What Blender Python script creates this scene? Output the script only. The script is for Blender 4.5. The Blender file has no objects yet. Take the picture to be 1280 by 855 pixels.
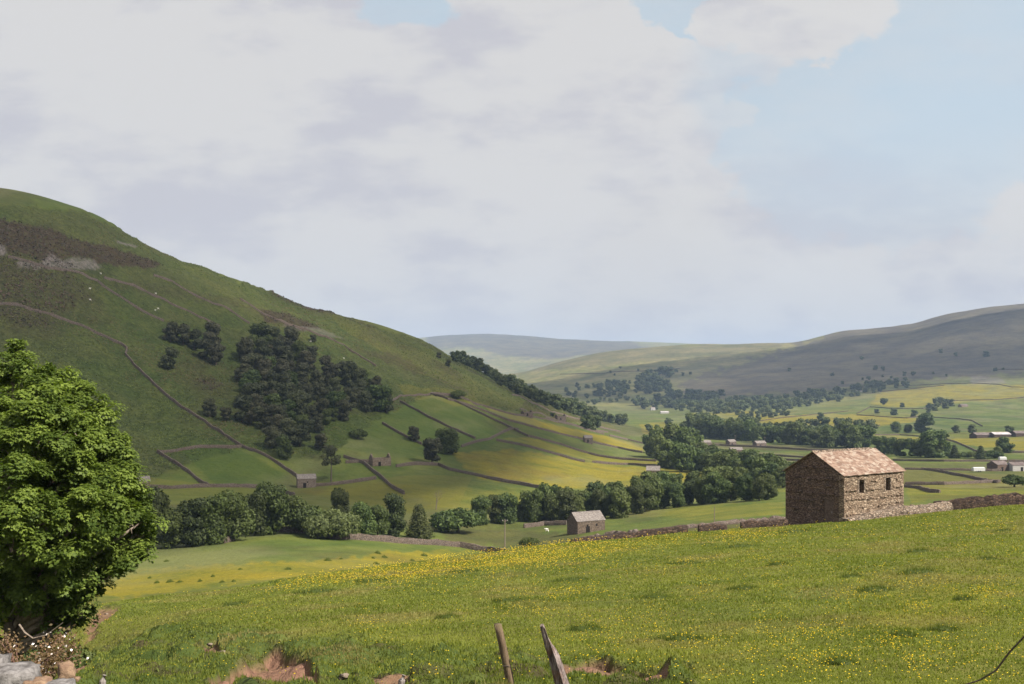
import bpy, math, random
import numpy as np
from mathutils import Vector, Matrix
R = math.radians
random.seed(7)
rng = np.random.default_rng(7)
F, YH = 1250.0, 480.0            # focal length and horizon row for a 1280 x 855 picture
scene = bpy.context.scene
col = scene.collection

# ---------------------------------------------------------------- numeric helpers
def hash2(ix, iy, seed):
    h = (ix.astype(np.int64) * 374761393 + iy.astype(np.int64) * 668265263 + seed * 1442695041) & 0xffffffff
    h = ((h ^ (h >> 13)) * 1274126177) & 0xffffffff
    h = h ^ (h >> 16)
    return (h & 0xffffff) / float(0xffffff) * 2 - 1

def vnoise(x, y, seed=0):
    ix = np.floor(x); iy = np.floor(y); fx = x - ix; fy = y - iy
    fx = fx * fx * fx * (fx * (fx * 6 - 15) + 10); fy = fy * fy * fy * (fy * (fy * 6 - 15) + 10)
    a = hash2(ix, iy, seed); b = hash2(ix + 1, iy, seed); c = hash2(ix, iy + 1, seed); d = hash2(ix + 1, iy + 1, seed)
    return (a * (1 - fx) + b * fx) * (1 - fy) + (c * (1 - fx) + d * fx) * fy

def fbm(x, y, octv=4, seed=0, gain=.5):
    s = 0; a = 1; t = 0
    for i in range(octv):
        s = s + a * vnoise(x + 17.3 * i, y - 9.1 * i, seed + i); t += a; a *= gain
        x = x * 2.03; y = y * 2.03
    return s / t

def pchip(xk, yk, x):
    xk = np.asarray(xk, float); yk = np.asarray(yk, float)
    h = np.diff(xk); d = np.diff(yk) / h
    m = np.zeros_like(yk); m[0] = d[0]; m[-1] = d[-1]
    for i in range(1, len(xk) - 1):
        if d[i-1] * d[i] > 0:
            w1 = 2 * h[i] + h[i-1]; w2 = h[i] + 2 * h[i-1]
            m[i] = (w1 + w2) / (w1 / d[i-1] + w2 / d[i])
    x = np.clip(x, xk[0], xk[-1])
    k = np.clip(np.searchsorted(xk, x) - 1, 0, len(xk) - 2)
    t = (x - xk[k]) / h[k]
    return ((2*t**3 - 3*t**2 + 1) * yk[k] + (t**3 - 2*t**2 + t) * h[k] * m[k] + (-2*t**3 + 3*t**2) * yk[k+1] + (t**3 - t**2) * h[k] * m[k+1])

def sstep(a, b, x):
    t = np.clip((x - a) / (b - a), 0, 1); return t * t * (3 - 2 * t)

# ---------------------------------------------------------------- the dale: cross-valley profile lines (bearing, height angle, distance)
PROF = [
 [(-800,960,14),(150,885,14),(640,872,14),(1280,868,14),(2000,880,14)],
 [(-800,850,36),(0,830,34),(110,800,36),(300,768,38),(640,741,40),(1280,690,45),(2000,680,50)],
 [(-800,830,45),(0,800,45),(100,765,50),(300,735,65),(400,718,72),(500,706,78),(600,693,82),(700,680,85),(860,668,90),(985,658,98),(1055,652,102),(1130,645,106),(1280,631,114),(2000,600,120)],
 [(-800,800,90),(0,790,80),(300,748,100),(500,735,130),(700,716,180),(860,665,160),(1000,661,160),(1280,655,170),(2000,640,170)],
 [(-800,700,180),(0,692,200),(200,684,215),(300,676,220),(430,672,235),(540,681,255),(630,687,263),(730,667,275),(850,648,290),(960,632,300),(1100,622,300),(1280,614,300),(2000,600,300)],
 [(-800,640,300),(0,625,330),(200,622,345),(300,626,350),(400,620,370),(500,640,350),(640,648,350),(760,640,360),(860,622,400),(960,608,440),(1100,600,440),(1280,598,440),(2000,590,440)],
 [(-800,610,340),(0,600,370),(200,606,385),(300,606,400),(383,609,415),(500,598,430),(640,605,450),(760,602,475),(860,597,500),(960,586,560),(1100,583,560),(1280,581,560),(2000,575,560)],
 [(-800,530,390),(0,540,420),(200,560,440),(300,563,450),(400,578,455),(483,580,462),(560,575,500),(640,563,560),(760,573,640),(860,566,740),(960,561,800),(1100,557,850),(1280,549,850),(2000,540,850)],
 [(-800,380,480),(0,400,520),(200,440,560),(300,470,570),(400,500,575),(490,500,640),(540,492,690),(640,517,740),(760,547,840),(820,554,920),(860,546,1000),(960,543,1050),(1100,541,1100),(1280,536,1100),(2000,520,1100)],
 [(-800,200,560),(-300,215,620),(0,237,690),(100,262,720),(130,275,735),(200,315,790),(300,353,860),(400,390,950),(470,406,1020),(525,425,1100),(570,450,1150),(640,483,1200),(700,506,1250),(780,530,1300),(830,530,1350),(900,524,1500),(1000,522,1500),(1100,520,1500),(1280,519,1450),(2000,500,1400)],
 [(-800,290,800),(0,310,1000),(300,390,1200),(525,470,1700),(640,498,1900),(780,516,1900),(900,510,2000),(1000,506,2000),(1100,502,1900),(1280,496,1800),(2000,470,1700)],
 [(-800,350,2500),(0,380,2800),(525,482,3000),(640,482,3000),(700,477,3000),(760,475,2900),(860,471,2800),(960,466,2700),(1100,467,2500),(1280,457,2400),(2000,430,2200)],
 [(-800,420,3900),(0,430,3900),(525,474,3900),(640,468,3900),(700,453,3900),(760,441,4000),(800,436,4000),(880,431,4000),(980,429,3900),(1060,414,3800),(1130,407,3700),(1200,391,3600),(1280,381,3500),(1500,370,3400),(2000,360,3300)],
 [(-800,430,5200),(0,440,5200),(525,473,5500),(640,471,5500),(700,462,5500),(800,452,5500),(980,445,5500),(1280,410,5200),(2000,400,5200)],
 [(-800,430,6800),(0,440,6800),(525,449,6800),(640,445,6800),(700,446,6800),(760,443,6800),(880,442,6800),(1280,430,6800),(2000,430,6800)],
 [(-800,430,8500),(0,432,8500),(400,428,8500),(525,423,8500),(565,419,8500),(600,418,8500),(650,420,8500),(700,424,8500),(760,427,8500),(830,428,8500),(880,430,8500),(950,433,8500),(1280,440,8500),(2000,440,8500)],
 [(-800,440,11000),(525,432,11000),(640,430,11000),(880,437,11000),(1280,446,11000),(2000,446,11000)],
]
U = np.concatenate([np.linspace(-700, -60, 60, endpoint=False), np.linspace(-60, 1340, 960, endpoint=False), np.linspace(1340, 2000, 50)])
def seg(a, b, n): return np.exp(np.linspace(math.log(a), math.log(b), n, endpoint=False))
YY = np.concatenate([seg(1.5, 12, 40), seg(12, 60, 250), seg(60, 130, 120), seg(130, 330, 130), seg(330, 1500, 400), seg(1500, 4300, 170), seg(4300, 10900, 70), [10900.]])
NU, NY = len(U), len(YY)
kY = []; kZ = []
for line in PROF:
    a = np.array(line, float)
    z = -(a[:, 1] - YH) / F * a[:, 2]
    kY.append(pchip(a[:, 0], np.log(a[:, 2]), U)); kZ.append(pchip(a[:, 0], z, U))
kY = np.exp(np.array(kY)); kZ = np.array(kZ)
for i in range(1, len(kY)): kY[i] = np.maximum(kY[i], kY[i-1] * 1.04)
ZG = np.zeros((NU, NY))
for j in range(NU):
    ks = np.concatenate([[1.0, 5.0], kY[:, j]]); zs = np.concatenate([[-1.7, -2.0], kZ[:, j]])
    ZG[j] = pchip(ks, zs, YY)
UG, YG = np.meshgrid(U, YY, indexing='ij')
XG = (UG - 640) / F * YG

# what grows where: soft-edged patches given by bearing and height angle within a range of distance
def poly_mask(pts, y0, y1, feather, rough, PX, PY, YD, seed):
    pts = np.array(pts, float); out = np.zeros(PX.shape)
    lo = pts.min(0) - feather - rough; hi = pts.max(0) + feather + rough
    sel = (PX > lo[0]) & (PX < hi[0]) & (PY > lo[1]) & (PY < hi[1]) & (YD > y0) & (YD < y1)
    if not sel.any(): return out
    x = PX[sel]; y = PY[sel]
    wx, wy = ((x - 640) / F * YD[sel] / .55, YD[sel] / .8) if y1 < 70 else (x / 9.0, y / 4.5)
    x = x + rough * fbm(wx, wy, 3, seed); y = y + rough * .6 * fbm(wx, wy, 3, seed + 50)
    inside = np.zeros(x.shape, bool); dist = np.full(x.shape, 1e9)
    n = len(pts)
    for i in range(n):
        ax, ay = pts[i]; bx, by = pts[(i + 1) % n]
        c = ((ay > y) != (by > y)) & (x < (bx - ax) * (y - ay) / (by - ay + 1e-12) + ax)
        inside ^= c
        dx, dy = bx - ax, by - ay
        t = np.clip(((x - ax) * dx + (y - ay) * dy) / (dx * dx + dy * dy + 1e-9), 0, 1)
        dist = np.minimum(dist, np.hypot(x - ax - t * dx, (y - ay - t * dy) * 1.6))
    s = np.where(inside, dist, -dist)
    out[sel] = sstep(-feather, feather, s)
    return out
PYG = YH - F * ZG / YG
M = {k: np.zeros(ZG.shape) for k in ('yellow', 'brown', 'lush', 'scree', 'soil', 'pale', 'moor', 'rough')}
PATCH = [
 ('yellow', [(100,742),(180,714),(260,705),(330,704),(430,698),(520,688),(600,690),(500,706),(380,722),(280,730),(150,748)], 60, 260, 4, 8, .75),
 ('yellow', [(380,722),(440,712),(560,700),(700,676),(900,664),(990,656),(980,664),(860,672),(760,692),(640,706),(500,722),(400,728)], 40, 135, 4, 6, .75),
 ('yellow', [(560,566),(640,562),(760,580),(860,590),(905,597),(800,606),(700,611),(600,598)], 300, 900, 4, 5, .75),
 ('yellow', [(604,508),(650,520),(700,532),(760,546),(805,558),(803,564),(760,556),(700,543),(640,524)], 300, 1100, 1.5, 2, 1.0),
 ('yellow', [(630,548),(660,546),(740,568),(850,580),(852,584),(740,577),(660,556)], 300, 900, 1.5, 2, .55),
 ('yellow', [(380,612),(470,602),(520,608),(600,612),(700,616),(640,640),(520,640),(420,625)], 280, 480, 6, 8, .3),
 ('yellow', [(1085,505),(1100,490),(1180,481),(1280,481),(1420,480),(1420,497),(1280,497),(1180,505),(1120,510)], 1400, 3000, 2, 4, .8),
 ('yellow', [(930,527),(960,519),(1040,517),(1130,521),(1160,524),(1100,533),(1000,532)], 900, 2500, 1.5, 2, .9),
 ('yellow', [(1180,549),(1230,547),(1420,548),(1420,563),(1280,563),(1200,556)], 600, 1300, 1.5, 2, .7),
 ('yellow', [(1090,543),(1170,548),(1120,552),(1090,550)], 600, 1300, 1, 2, .6),
 ('yellow', [(860,518),(930,514),(1000,516),(960,521),(900,524)], 1300, 2600, 1.5, 2, .7),
 ('yellow', [(800,530),(840,527),(842,540),(805,545)], 800, 1600, 1.5, 2, .7),
 ('yellow', [(1130,606),(1420,596),(1420,618),(1280,620),(1140,628)], 260, 560, 3, 6, .35),
 ('yellow', [(760,640),(860,632),(980,628),(980,645),(860,650)], 240, 420, 4, 6, .3),
 ('yellow', [(1070,790),(1110,740),(1180,730),(1270,740),(1230,780),(1120,790)], 12, 60, 8, 10, .3),
 ('brown', [(-120,270),(0,277),(50,284),(100,299),(150,311),(205,330),(185,338),(120,328),(90,318),(60,326),(20,318),(-120,318)], 450, 800, 1.5, 5, 1.0),
 ('brown', [(322,384),(360,393),(400,412),(372,416),(335,402)], 500, 1000, 2, 4, .9),
 ('brown', [(90,330),(120,345),(200,358),(300,375),(330,390),(260,380),(150,360),(80,345)], 450, 1000, 4, 8, .3),
 ('brown', [(440,432),(500,446),(545,470),(520,468),(470,448)], 500, 1200, 3, 6, .6),
 ('brown', [(540,655),(640,660),(720,668),(760,672),(720,686),(630,684),(560,678)], 230, 330, 5, 8, .55),
 ('brown', [(860,551),(960,556),(1080,560),(1080,566),(960,563),(860,556)], 600, 1100, 1, 2, .6),
 ('brown', [(650,510),(720,528),(780,545),(840,545),(800,535),(720,515),(660,500)], 700, 1400, 2, 4, .5),
 ('brown', [(840,662),(985,648),(985,658),(860,672)], 120, 260, 3, 3, .6),
 ('scree', [(14,329),(52,326),(66,318),(78,326),(92,320),(114,325),(128,334),(104,338),(60,334),(24,335)], 450, 800, 3, 6, .85),
 ('brown', [(1116,579),(1420,581),(1420,604),(1131,607)], 280, 1200, 2, 4, .38),
 ('brown', [(860,562),(1010,566),(1016,584),(900,582)], 380, 1200, 1, 2, .3),
 ('scree', [(-40,310),(5,308),(10,320),(-40,322)], 450, 800, 2, 3, .9),
 ('scree', [(147,299),(172,308),(170,310),(146,302)], 450, 900, 1, 1, .8),
 ('scree', [(350,408),(400,412),(430,424),(400,421)], 450, 1000, 2, 3, .5),
 ('scree', [(1212,470),(1245,472),(1262,480),(1215,480)], 1400, 3000, 1, 3, .6),
 ('pale', [(858,559),(1000,568),(1010,573),(860,570)], 500, 1100, 1, 1, .8),
 ('pale', [(910,573),(1010,575),(1020,583),(900,581)], 400, 1000, 1, 1, .8),
 ('pale', [(1115,571),(1280,577),(1280,580),(1115,574)], 400, 1000, 1, 1, .6),
 ('moor', [(840,482),(900,462),(980,436),(1060,408),(1280,360),(1700,310),(1700,450),(1280,466),(1120,478),(1000,492),(880,498)], 1500, 5200, 6, 14, 1.0),
 ('moor', [(530,420),(600,410),(760,420),(820,436),(760,440),(690,450),(640,446),(580,433),(530,436)], 6000, 10900, 3, 6, .95),
 ('moor', [(640,462),(760,436),(980,426),(980,436),(800,452),(700,462)], 2500, 5000, 3, 6, .45),
 ('lush', [(225,562),(300,562),(360,595),(370,606),(270,607)], 350, 520, 2, 3, .9),
 ('lush', [(400,520),(480,515),(560,520),(640,545),(580,575),(500,572),(420,560)], 380, 700, 4, 5, .7),
 ('lush', [(505,505),(540,497),(600,520),(630,540),(590,548),(520,548),(490,525)], 400, 800, 1, 1, .8),
 ('soil', [(262,862),(285,832),(318,822),(345,816),(380,822),(402,862)], 10, 30, 3, 8, 1.0),
 ('soil', [(106,784),(116,766),(128,757),(150,758),(138,770),(120,780)], 15, 60, 3, 6, .85),
 ('soil', [(84,848),(98,820),(122,815),(112,830),(98,850)], 10, 40, 2, 4, 1.0),
 ('soil', [(690,832),(745,826),(800,832),(838,846),(826,856),(780,846),(700,842)], 10, 30, 2, 6, .9),
 ('soil', [(420,852),(440,836),(515,840),(510,858)], 10, 30, 2, 6, .8),
 ('soil', [(252,804),(270,800),(280,818),(262,824)], 10, 40, 2, 4, .8),
 ('rough', [(-100,900),(80,830),(120,790),(200,780),(420,800),(560,815),(860,830),(860,900)], 8, 40, 15, 20, 1.0),
 ('rough', [(-100,250),(100,262),(300,353),(525,425),(640,483),(780,530),(700,528),(540,492),(480,520),(400,575),(300,560),(180,600),(-100,600)], 380, 1400, 4, 6, 1.0),
]
for i, (ch, pts, y0, y1, fe, ro, v) in enumerate(PATCH):
    M[ch] = np.maximum(M[ch], v * poly_mask(pts, y0, y1, fe, ro, UG, PYG, YG, 100 + i))
# brown bracken and bent grass drifting across the open fell side
n1 = fbm(XG / 70, YG / 110, 4, 5)
M['brown'] = np.maximum(M['brown'], M['rough'] * (YG > 200) * sstep(.05, .5, n1 + (480 - PYG) / 900 ) * .6)
n2 = fbm(XG / 260, YG / 420, 4, 9)
M['moor'] = np.maximum(M['moor'], (YG > 2000) * sstep(.1, .5, n2) * .4)
M['pale'] = np.maximum(M['pale'], (YG > 130) * (YG < 3000) * (1 - M['rough']) * sstep(.05, .45, fbm(XG / 34, YG / 60, 4, 61)) * .7)
M['brown'] = np.maximum(M['brown'], (YG > 130) * (YG < 2500) * (1 - M['rough']) * sstep(.10, .5, fbm(XG / 21, YG / 40, 4, 62)) * .35)
M['brown'] = np.maximum(M['brown'], (YG < 45) * M['rough'] * sstep(.12, .4, fbm(XG / 1.5, YG / 1.5, 4, 63)) * .7)
M['lush'] = np.maximum(M['lush'], (YG < 130) * sstep(.1, .55, fbm(XG / 3.2, YG / 3.2, 3, 14)) * .5)

# relief: hummocks in the pasture, sheep tracks and gullies on the fell
near = 1 - sstep(90, 160, YG); mid = sstep(90, 300, YG) * (1 - sstep(1500, 2600, YG)); far = sstep(1500, 3000, YG)
ZG += near * (.10 * fbm(XG / 5, YG / 5, 3, 21) + .05 * fbm(XG / 1.1, YG / 1.1, 3, 22)) * sstep(8, 16, YG)
hum = np.abs(fbm(XG / 1.3, YG / 1.3, 3, 25))
ZG += near * M['rough'] * (.50 * (hum - .2) + .12 * fbm(XG / .45, YG / .45, 2, 26))
ZG -= .24 * M['soil'] * (YG < 100)
slope_t = fbm((XG * .8 + YG * .25) / 16, (YG - XG) / 90, 4, 31)
ZG += mid * (.25 * fbm(XG / 30, YG / 30, 3, 23) + M['rough'] * (3.0 * slope_t + .95 * fbm(XG / 8, YG / 8, 3, 33)) * sstep(380, 520, YG))
ZG += far * (9 * fbm(XG / 420, YG / 420, 4, 24) + 3.0 * fbm(XG / 110, YG / 110, 3, 28))
# the wooded gill on the left, dark under its tree
ZG -= 2.6 * np.exp(-(((XG + 18.5) / 4.6) ** 2 + ((YG - 32.5) / 7.5) ** 2) ** 1.5)
PYG = YH - F * ZG / YG

def idx(u, y):
    return np.interp(u, U, np.arange(NU)), np.interp(y, YY, np.arange(NY))
def ground(x, y, G=None):
    G = ZG if G is None else G
    x = np.asarray(x, float); y = np.maximum(np.asarray(y, float), 1.5)
    a, b = idx(640 + F * x / y, y)
    i = np.minimum(a.astype(int), NU - 2); j = np.minimum(b.astype(int), NY - 2); fa = a - i; fb = b - j
    return (G[i, j] * (1 - fa) + G[i+1, j] * fa) * (1 - fb) + (G[i, j+1] * (1 - fa) + G[i+1, j+1] * fa) * fb
def hit(px, py, ymin=9., ymax=1e5):
    """first point of the ground met by the sight line of bearing px and dip py"""
    a = np.interp(px, U, np.arange(NU)); i = min(int(a), NU - 2); fa = a - i
    c = PYG[i] * (1 - fa) + PYG[i+1] * fa
    j0 = np.searchsorted(YY, ymin); j1 = min(np.searchsorted(YY, ymax), NY - 1)
    c = c[j0:j1]; ok = np.nonzero(c <= py)[0]
    if len(ok) == 0: k = int(np.argmin(c)); y = YY[j0 + k]
    else:
        k = ok[0]
        if k == 0: y = YY[j0]
        else: y = YY[j0+k-1] + (YY[j0+k] - YY[j0+k-1]) * (c[k-1] - py) / (c[k-1] - c[k] + 1e-9)
    x = (px - 640) / F * y
    return float(x), float(y), float(ground(x, y))

# ---------------------------------------------------------------- scene helpers
def tag(o, label=None, cat=None, group=None, kind=None):
    for k, v in (('label', label), ('category', cat), ('group', group), ('kind', kind)):
        if v: o[k] = v
    return o
def mesh_of(name, v, f, mats, mi=None, smooth=False):
    me = bpy.data.meshes.new(name)
    if isinstance(v, np.ndarray) and isinstance(f, np.ndarray):
        n, k = f.shape
        me.vertices.add(len(v)); me.vertices.foreach_set('co', v.astype(np.float32).ravel())
        me.loops.add(n * k); me.loops.foreach_set('vertex_index', f.astype(np.int32).ravel())
        me.polygons.add(n); me.polygons.foreach_set('loop_start', np.arange(0, n * k, k, dtype=np.int32))
        me.polygons.foreach_set('loop_total', np.full(n, k, dtype=np.int32)); me.update(calc_edges=True)
    else:
        me.from_pydata([tuple(p) for p in v], [], [tuple(q) for q in f]); me.update()
    for m in (mats if isinstance(mats, (list, tuple)) else [mats]): me.materials.append(m)
    if mi is not None: me.polygons.foreach_set('material_index', np.asarray(mi, np.int32))
    if smooth: me.polygons.foreach_set('use_smooth', np.ones(len(me.polygons), bool))
    return me
def obj(name, me, parent=None, loc=(0, 0, 0), rz=0):
    o = bpy.data.objects.new(name, me); col.objects.link(o); o.location = loc; o.rotation_euler[2] = rz
    if parent: o.parent = parent
    return o
def copy_tree(o, parent=None):
    c = o.copy(); col.objects.link(c)
    if parent is not None: c.parent = parent
    for ch in list(o.children): copy_tree(ch, c)
    return c
class MB:
    """collects boxes, tubes and loose faces into one mesh"""
    def __init__(s): s.v = []; s.f = []
    def add(s, v, f):
        b = len(s.v); s.v += [tuple(p) for p in v]; s.f += [tuple(b + i for i in q) for q in f]; return s
    def box(s, x0, x1, y0, y1, z0, z1):
        return s.add([(x0,y0,z0),(x1,y0,z0),(x1,y1,z0),(x0,y1,z0),(x0,y0,z1),(x1,y0,z1),(x1,y1,z1),(x0,y1,z1)],
                     [(0,3,2,1),(4,5,6,7),(0,1,5,4),(1,2,6,5),(2,3,7,6),(3,0,4,7)])
    def tube(s, pts, rad, n=7, cap=True):
        pts = [Vector(p) for p in pts]; rings = []
        for i, p in enumerate(pts):
            d = (pts[min(i+1, len(pts)-1)] - pts[max(i-1, 0)]).normalized()
            a = d.orthogonal().normalized() if abs(d.z) > .99 else d.cross(Vector((0, 0, 1))).normalized()
            b = d.cross(a).normalized(); r = rad[i] if isinstance(rad, (list, tuple)) else rad
            rings.append([p + (a * math.cos(2*math.pi*k/n) + b * math.sin(2*math.pi*k/n)) * r for k in range(n)])
        v = [q for r_ in rings for q in r_]
        f = [(i*n+k, i*n+(k+1) % n, (i+1)*n+(k+1) % n, (i+1)*n+k) for i in range(len(pts)-1) for k in range(n)]
        if cap: f += [tuple(range(n))[::-1], tuple((len(pts)-1)*n+k for k in range(n))]
        return s.add(v, f)
    def mesh(s, name, mats, smooth=False): return mesh_of(name, s.v, s.f, mats, smooth=smooth)

# ---------------------------------------------------------------- node helpers
class NT:
    def __init__(s, name):
        s.m = bpy.data.materials.new(name); s.m.use_nodes = True; s.t = s.m.node_tree; s.t.nodes.clear()
        s.out = s.n('ShaderNodeOutputMaterial')
    def n(s, kind, **kw):
        nd = s.t.nodes.new(kind)
        for k, v in kw.items(): setattr(nd, k, v)
        return nd
    def set(s, sock, v):
        if isinstance(v, bpy.types.NodeSocket): s.t.links.new(v, sock)
        elif v is not None:
            if hasattr(sock.default_value, '__len__') and isinstance(v, (tuple, list)) and len(v) == 3 and len(sock.default_value) == 4: v = (*v, 1)
            sock.default_value = v
    def pos(s): return s.n('ShaderNodeNewGeometry').outputs['Position']
    def objc(s): return s.n('ShaderNodeTexCoord').outputs['Object']
    def mapp(s, v, scale):
        m = s.n('ShaderNodeMapping'); s.set(m.inputs['Vector'], v); m.inputs['Scale'].default_value = scale; return m.outputs[0]
    def noise(s, v, scale, detail=4, rough=.55):
        m = s.n('ShaderNodeTexNoise'); s.set(m.inputs['Vector'], v); m.inputs['Scale'].default_value = scale
        m.inputs['Detail'].default_value = detail; m.inputs['Roughness'].default_value = rough; return m.outputs['Fac']
    def vor(s, v, scale, feature='F1', out='Distance', rnd=1):
        m = s.n('ShaderNodeTexVoronoi', feature=feature); s.set(m.inputs['Vector'], v); m.inputs['Scale'].default_value = scale
        m.inputs['Randomness'].default_value = rnd; return m.outputs[out]
    def ramp(s, f, a, b, lo=0., hi=1.):
        m = s.n('ShaderNodeMapRange', interpolation_type='SMOOTHSTEP'); s.set(m.inputs[0], f)
        m.inputs[1].default_value = a; m.inputs[2].default_value = b; m.inputs[3].default_value = lo; m.inputs[4].default_value = hi; return m.outputs[0]
    def math(s, op, a, b=0.):
        m = s.n('ShaderNodeMath', operation=op); s.set(m.inputs[0], a); s.set(m.inputs[1], b); return m.outputs[0]
    def mix(s, f, a, b, mode='MIX'):
        m = s.n('ShaderNodeMix', data_type='RGBA', blend_type=mode); s.set(m.inputs[0], f); s.set(m.inputs[6], a); s.set(m.inputs[7], b); return m.outputs[2]
    def bump(s, h, strength, dist, normal=None):
        m = s.n('ShaderNodeBump'); s.set(m.inputs['Height'], h); m.inputs['Strength'].default_value = strength; m.inputs['Distance'].default_value = dist
        if normal: s.set(m.inputs['Normal'], normal)
        return m.outputs[0]
    def bsdf(s, colr, rough=.9, normal=None, spec=.2):
        b = s.n('ShaderNodeBsdfPrincipled'); s.set(b.inputs['Base Color'], colr); s.set(b.inputs['Roughness'], rough); b.inputs['Specular IOR Level'].default_value = spec
        if normal: s.set(b.inputs['Normal'], normal)
        return b.outputs[0]
    def done(s, sh): s.t.links.new(sh, s.out.inputs['Surface']); return s.m
# ---------------------------------------------------------------- camera, sky, sun
cam = bpy.data.cameras.new('camera'); camo = bpy.data.objects.new('camera', cam); col.objects.link(camo)
camo.rotation_euler = (R(90), 0, 0); cam.sensor_width = 36; cam.lens = 36 * F / 1280
cam.shift_y = (YH - 427.5) / 1280; cam.clip_start = .1; cam.clip_end = 60000; scene.camera = camo
SUN = Vector((.86, -.51, 0)).normalized() * math.cos(R(47)) + Vector((0, 0, math.sin(R(47))))
sl = bpy.data.lights.new('sun', 'SUN'); sl.energy = 5.0; sl.angle = R(.55); sl.color = (1, .93, .82)
so = bpy.data.objects.new('sun', sl); col.objects.link(so); so.rotation_euler = SUN.to_track_quat('Z', 'Y').to_euler()
w = bpy.data.worlds.new('World'); scene.world = w; w.use_nodes = True
t = NT.__new__(NT); t.m = None; t.t = w.node_tree; t.t.nodes.clear()
wo = t.n('ShaderNodeOutputWorld'); bg = t.n('ShaderNodeBackground')
sky = t.n('ShaderNodeTexSky', sky_type='NISHITA'); sky.sun_disc = False; sky.sun_elevation = R(47)
sky.sun_rotation = math.atan2(SUN.x, SUN.y); sky.air_density = 1.0; sky.dust_density = 1.5; sky.altitude = 300
g = t.n('ShaderNodeTexCoord').outputs['Generated']
sp = t.n('ShaderNodeSeparateXYZ'); t.set(sp.inputs[0], g)
ay = t.math('MAXIMUM', t.math('ABSOLUTE', sp.outputs[1]), .08)
uu = t.math('DIVIDE', sp.outputs[0], ay); vv = t.math('DIVIDE', sp.outputs[2], ay)
cm = t.n('ShaderNodeCombineXYZ'); t.set(cm.inputs[0], uu); t.set(cm.inputs[1], vv)
cuv = cm.outputs[0]
flat = t.mapp(cuv, (1, 1.9, 1))
warp = t.noise(flat, 4.5, 7, .6); warp2 = t.noise(t.mapp(cuv, (1.3, 2.1, 1)), 11, 6, .6)
wsum = t.math('ADD', t.math('MULTIPLY', t.math('SUBTRACT', warp, .5), .55), t.math('MULTIPLY', t.math('SUBTRACT', warp2, .5), .45))
def hole(px, py, rx, ry, ang, soft):
    cx, cy = (px - 640) / F, (YH - py) / F
    dx = t.math('SUBTRACT', uu, cx); dy = t.math('SUBTRACT', vv, cy)
    c, s_ = math.cos(ang), math.sin(ang)
    ex = t.math('DIVIDE', t.math('ADD', t.math('MULTIPLY', dx, c), t.math('MULTIPLY', dy, s_)), rx / F)
    ey = t.math('DIVIDE', t.math('SUBTRACT', t.math('MULTIPLY', dy, c), t.math('MULTIPLY', dx, s_)), ry / F)
    d = t.math('SQRT', t.math('ADD', t.math('MULTIPLY', ex, ex), t.math('MULTIPLY', ey, ey)))
    d = t.math('ADD', d, t.math('MULTIPLY', wsum, 2.4 * soft))
    return d
def win(d, a, b): return t.ramp(d, a, b, 1., 0.)
blue = win(hole(1120, 165, 225, 140, 0, 1), .90, 1.05)
blue = t.math('MAXIMUM', blue, win(hole(1230, 70, 150, 120, 0, .8), .90, 1.04))
blue = t.math('MAXIMUM', blue, win(hole(850, 6, 62, 34, -.2, 2.0), .88, 1.08))
blue = t.math('MAXIMUM', blue, win(hole(505, 8, 56, 24, -.1, 2.0), .8, 1.1))
blue = t.math('MAXIMUM', blue, t.math('MULTIPLY', win(hole(930, 120, 70, 80, .5, .9), .6, 1.3), .5))
puff = win(hole(985, 25, 112, 60, -.1, 1.3), .88, 1.0)
blue = t.math('MULTIPLY', blue, t.math('SUBTRACT', 1., puff))
veil = t.ramp(t.noise(t.mapp(cuv, (1, 2.6, 1)), 5.5, 6, .6), .35, .75, .12, .75)
low = t.ramp(vv, .08, .30, .12, 1.)
blue = t.math('MULTIPLY', t.math('MULTIPLY', blue, t.math('SUBTRACT', 1., t.math('MULTIPLY', veil, .55))), low)
c1 = t.noise(t.mapp(cuv, (1, 2.4, 1)), 3.4, 7, .55); c2 = t.noise(t.mapp(cuv, (1.2, 3.0, 1)), 8.0, 6, .6)
grey = t.ramp(t.math('ADD', t.math('MULTIPLY', c1, .7), t.math('MULTIPLY', c2, .3)), .41, .525)
# billows near the edge of the gap are the brightest
K = 10.0 * .545
cl = t.mix(grey, (.595*K, .59*K, .635*K), (.71*K, .70*K, .695*K))
edge = t.math('SUBTRACT', 1., t.math('ABSOLUTE', t.math('SUBTRACT', t.math('MULTIPLY', win(hole(1120, 165, 225, 140, 0, 1), .90, 1.6), 2.), 1.)))
cl = t.mix(t.math('MULTIPLY', edge, .8), cl, (.73*K, .72*K, .71*K))
cl = t.mix(t.ramp(vv, -.02, .2, .35, 0.), cl, (.66*K, .655*K, .67*K))
skyc = t.mix(.85, t.mix(1., sky.outputs[0], (.9, .9, .9), 'MULTIPLY'), (.575*K, .68*K, .75*K))
final = t.mix(blue, cl, skyc)
t.set(bg.inputs['Color'], final); bg.inputs['Strength'].default_value = .1
t.t.links.new(bg.outputs[0], wo.inputs['Surface'])
vs = scene.view_settings; scene.display_settings.display_device = 'sRGB'
vs.view_transform = 'Standard'; vs.look = 'None'; vs.exposure = .88; vs.gamma = 1; vs.use_curve_mapping = False
scene.cycles.max_bounces = 6; scene.cycles.diffuse_bounces = 3; scene.cycles.transparent_max_bounces = 8; scene.cycles.volume_bounces = 0
scene.cycles.transmission_bounces = 3; scene.cycles.glossy_bounces = 2
scene.cycles.use_adaptive_sampling = True; scene.cycles.use_denoising = True

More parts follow.
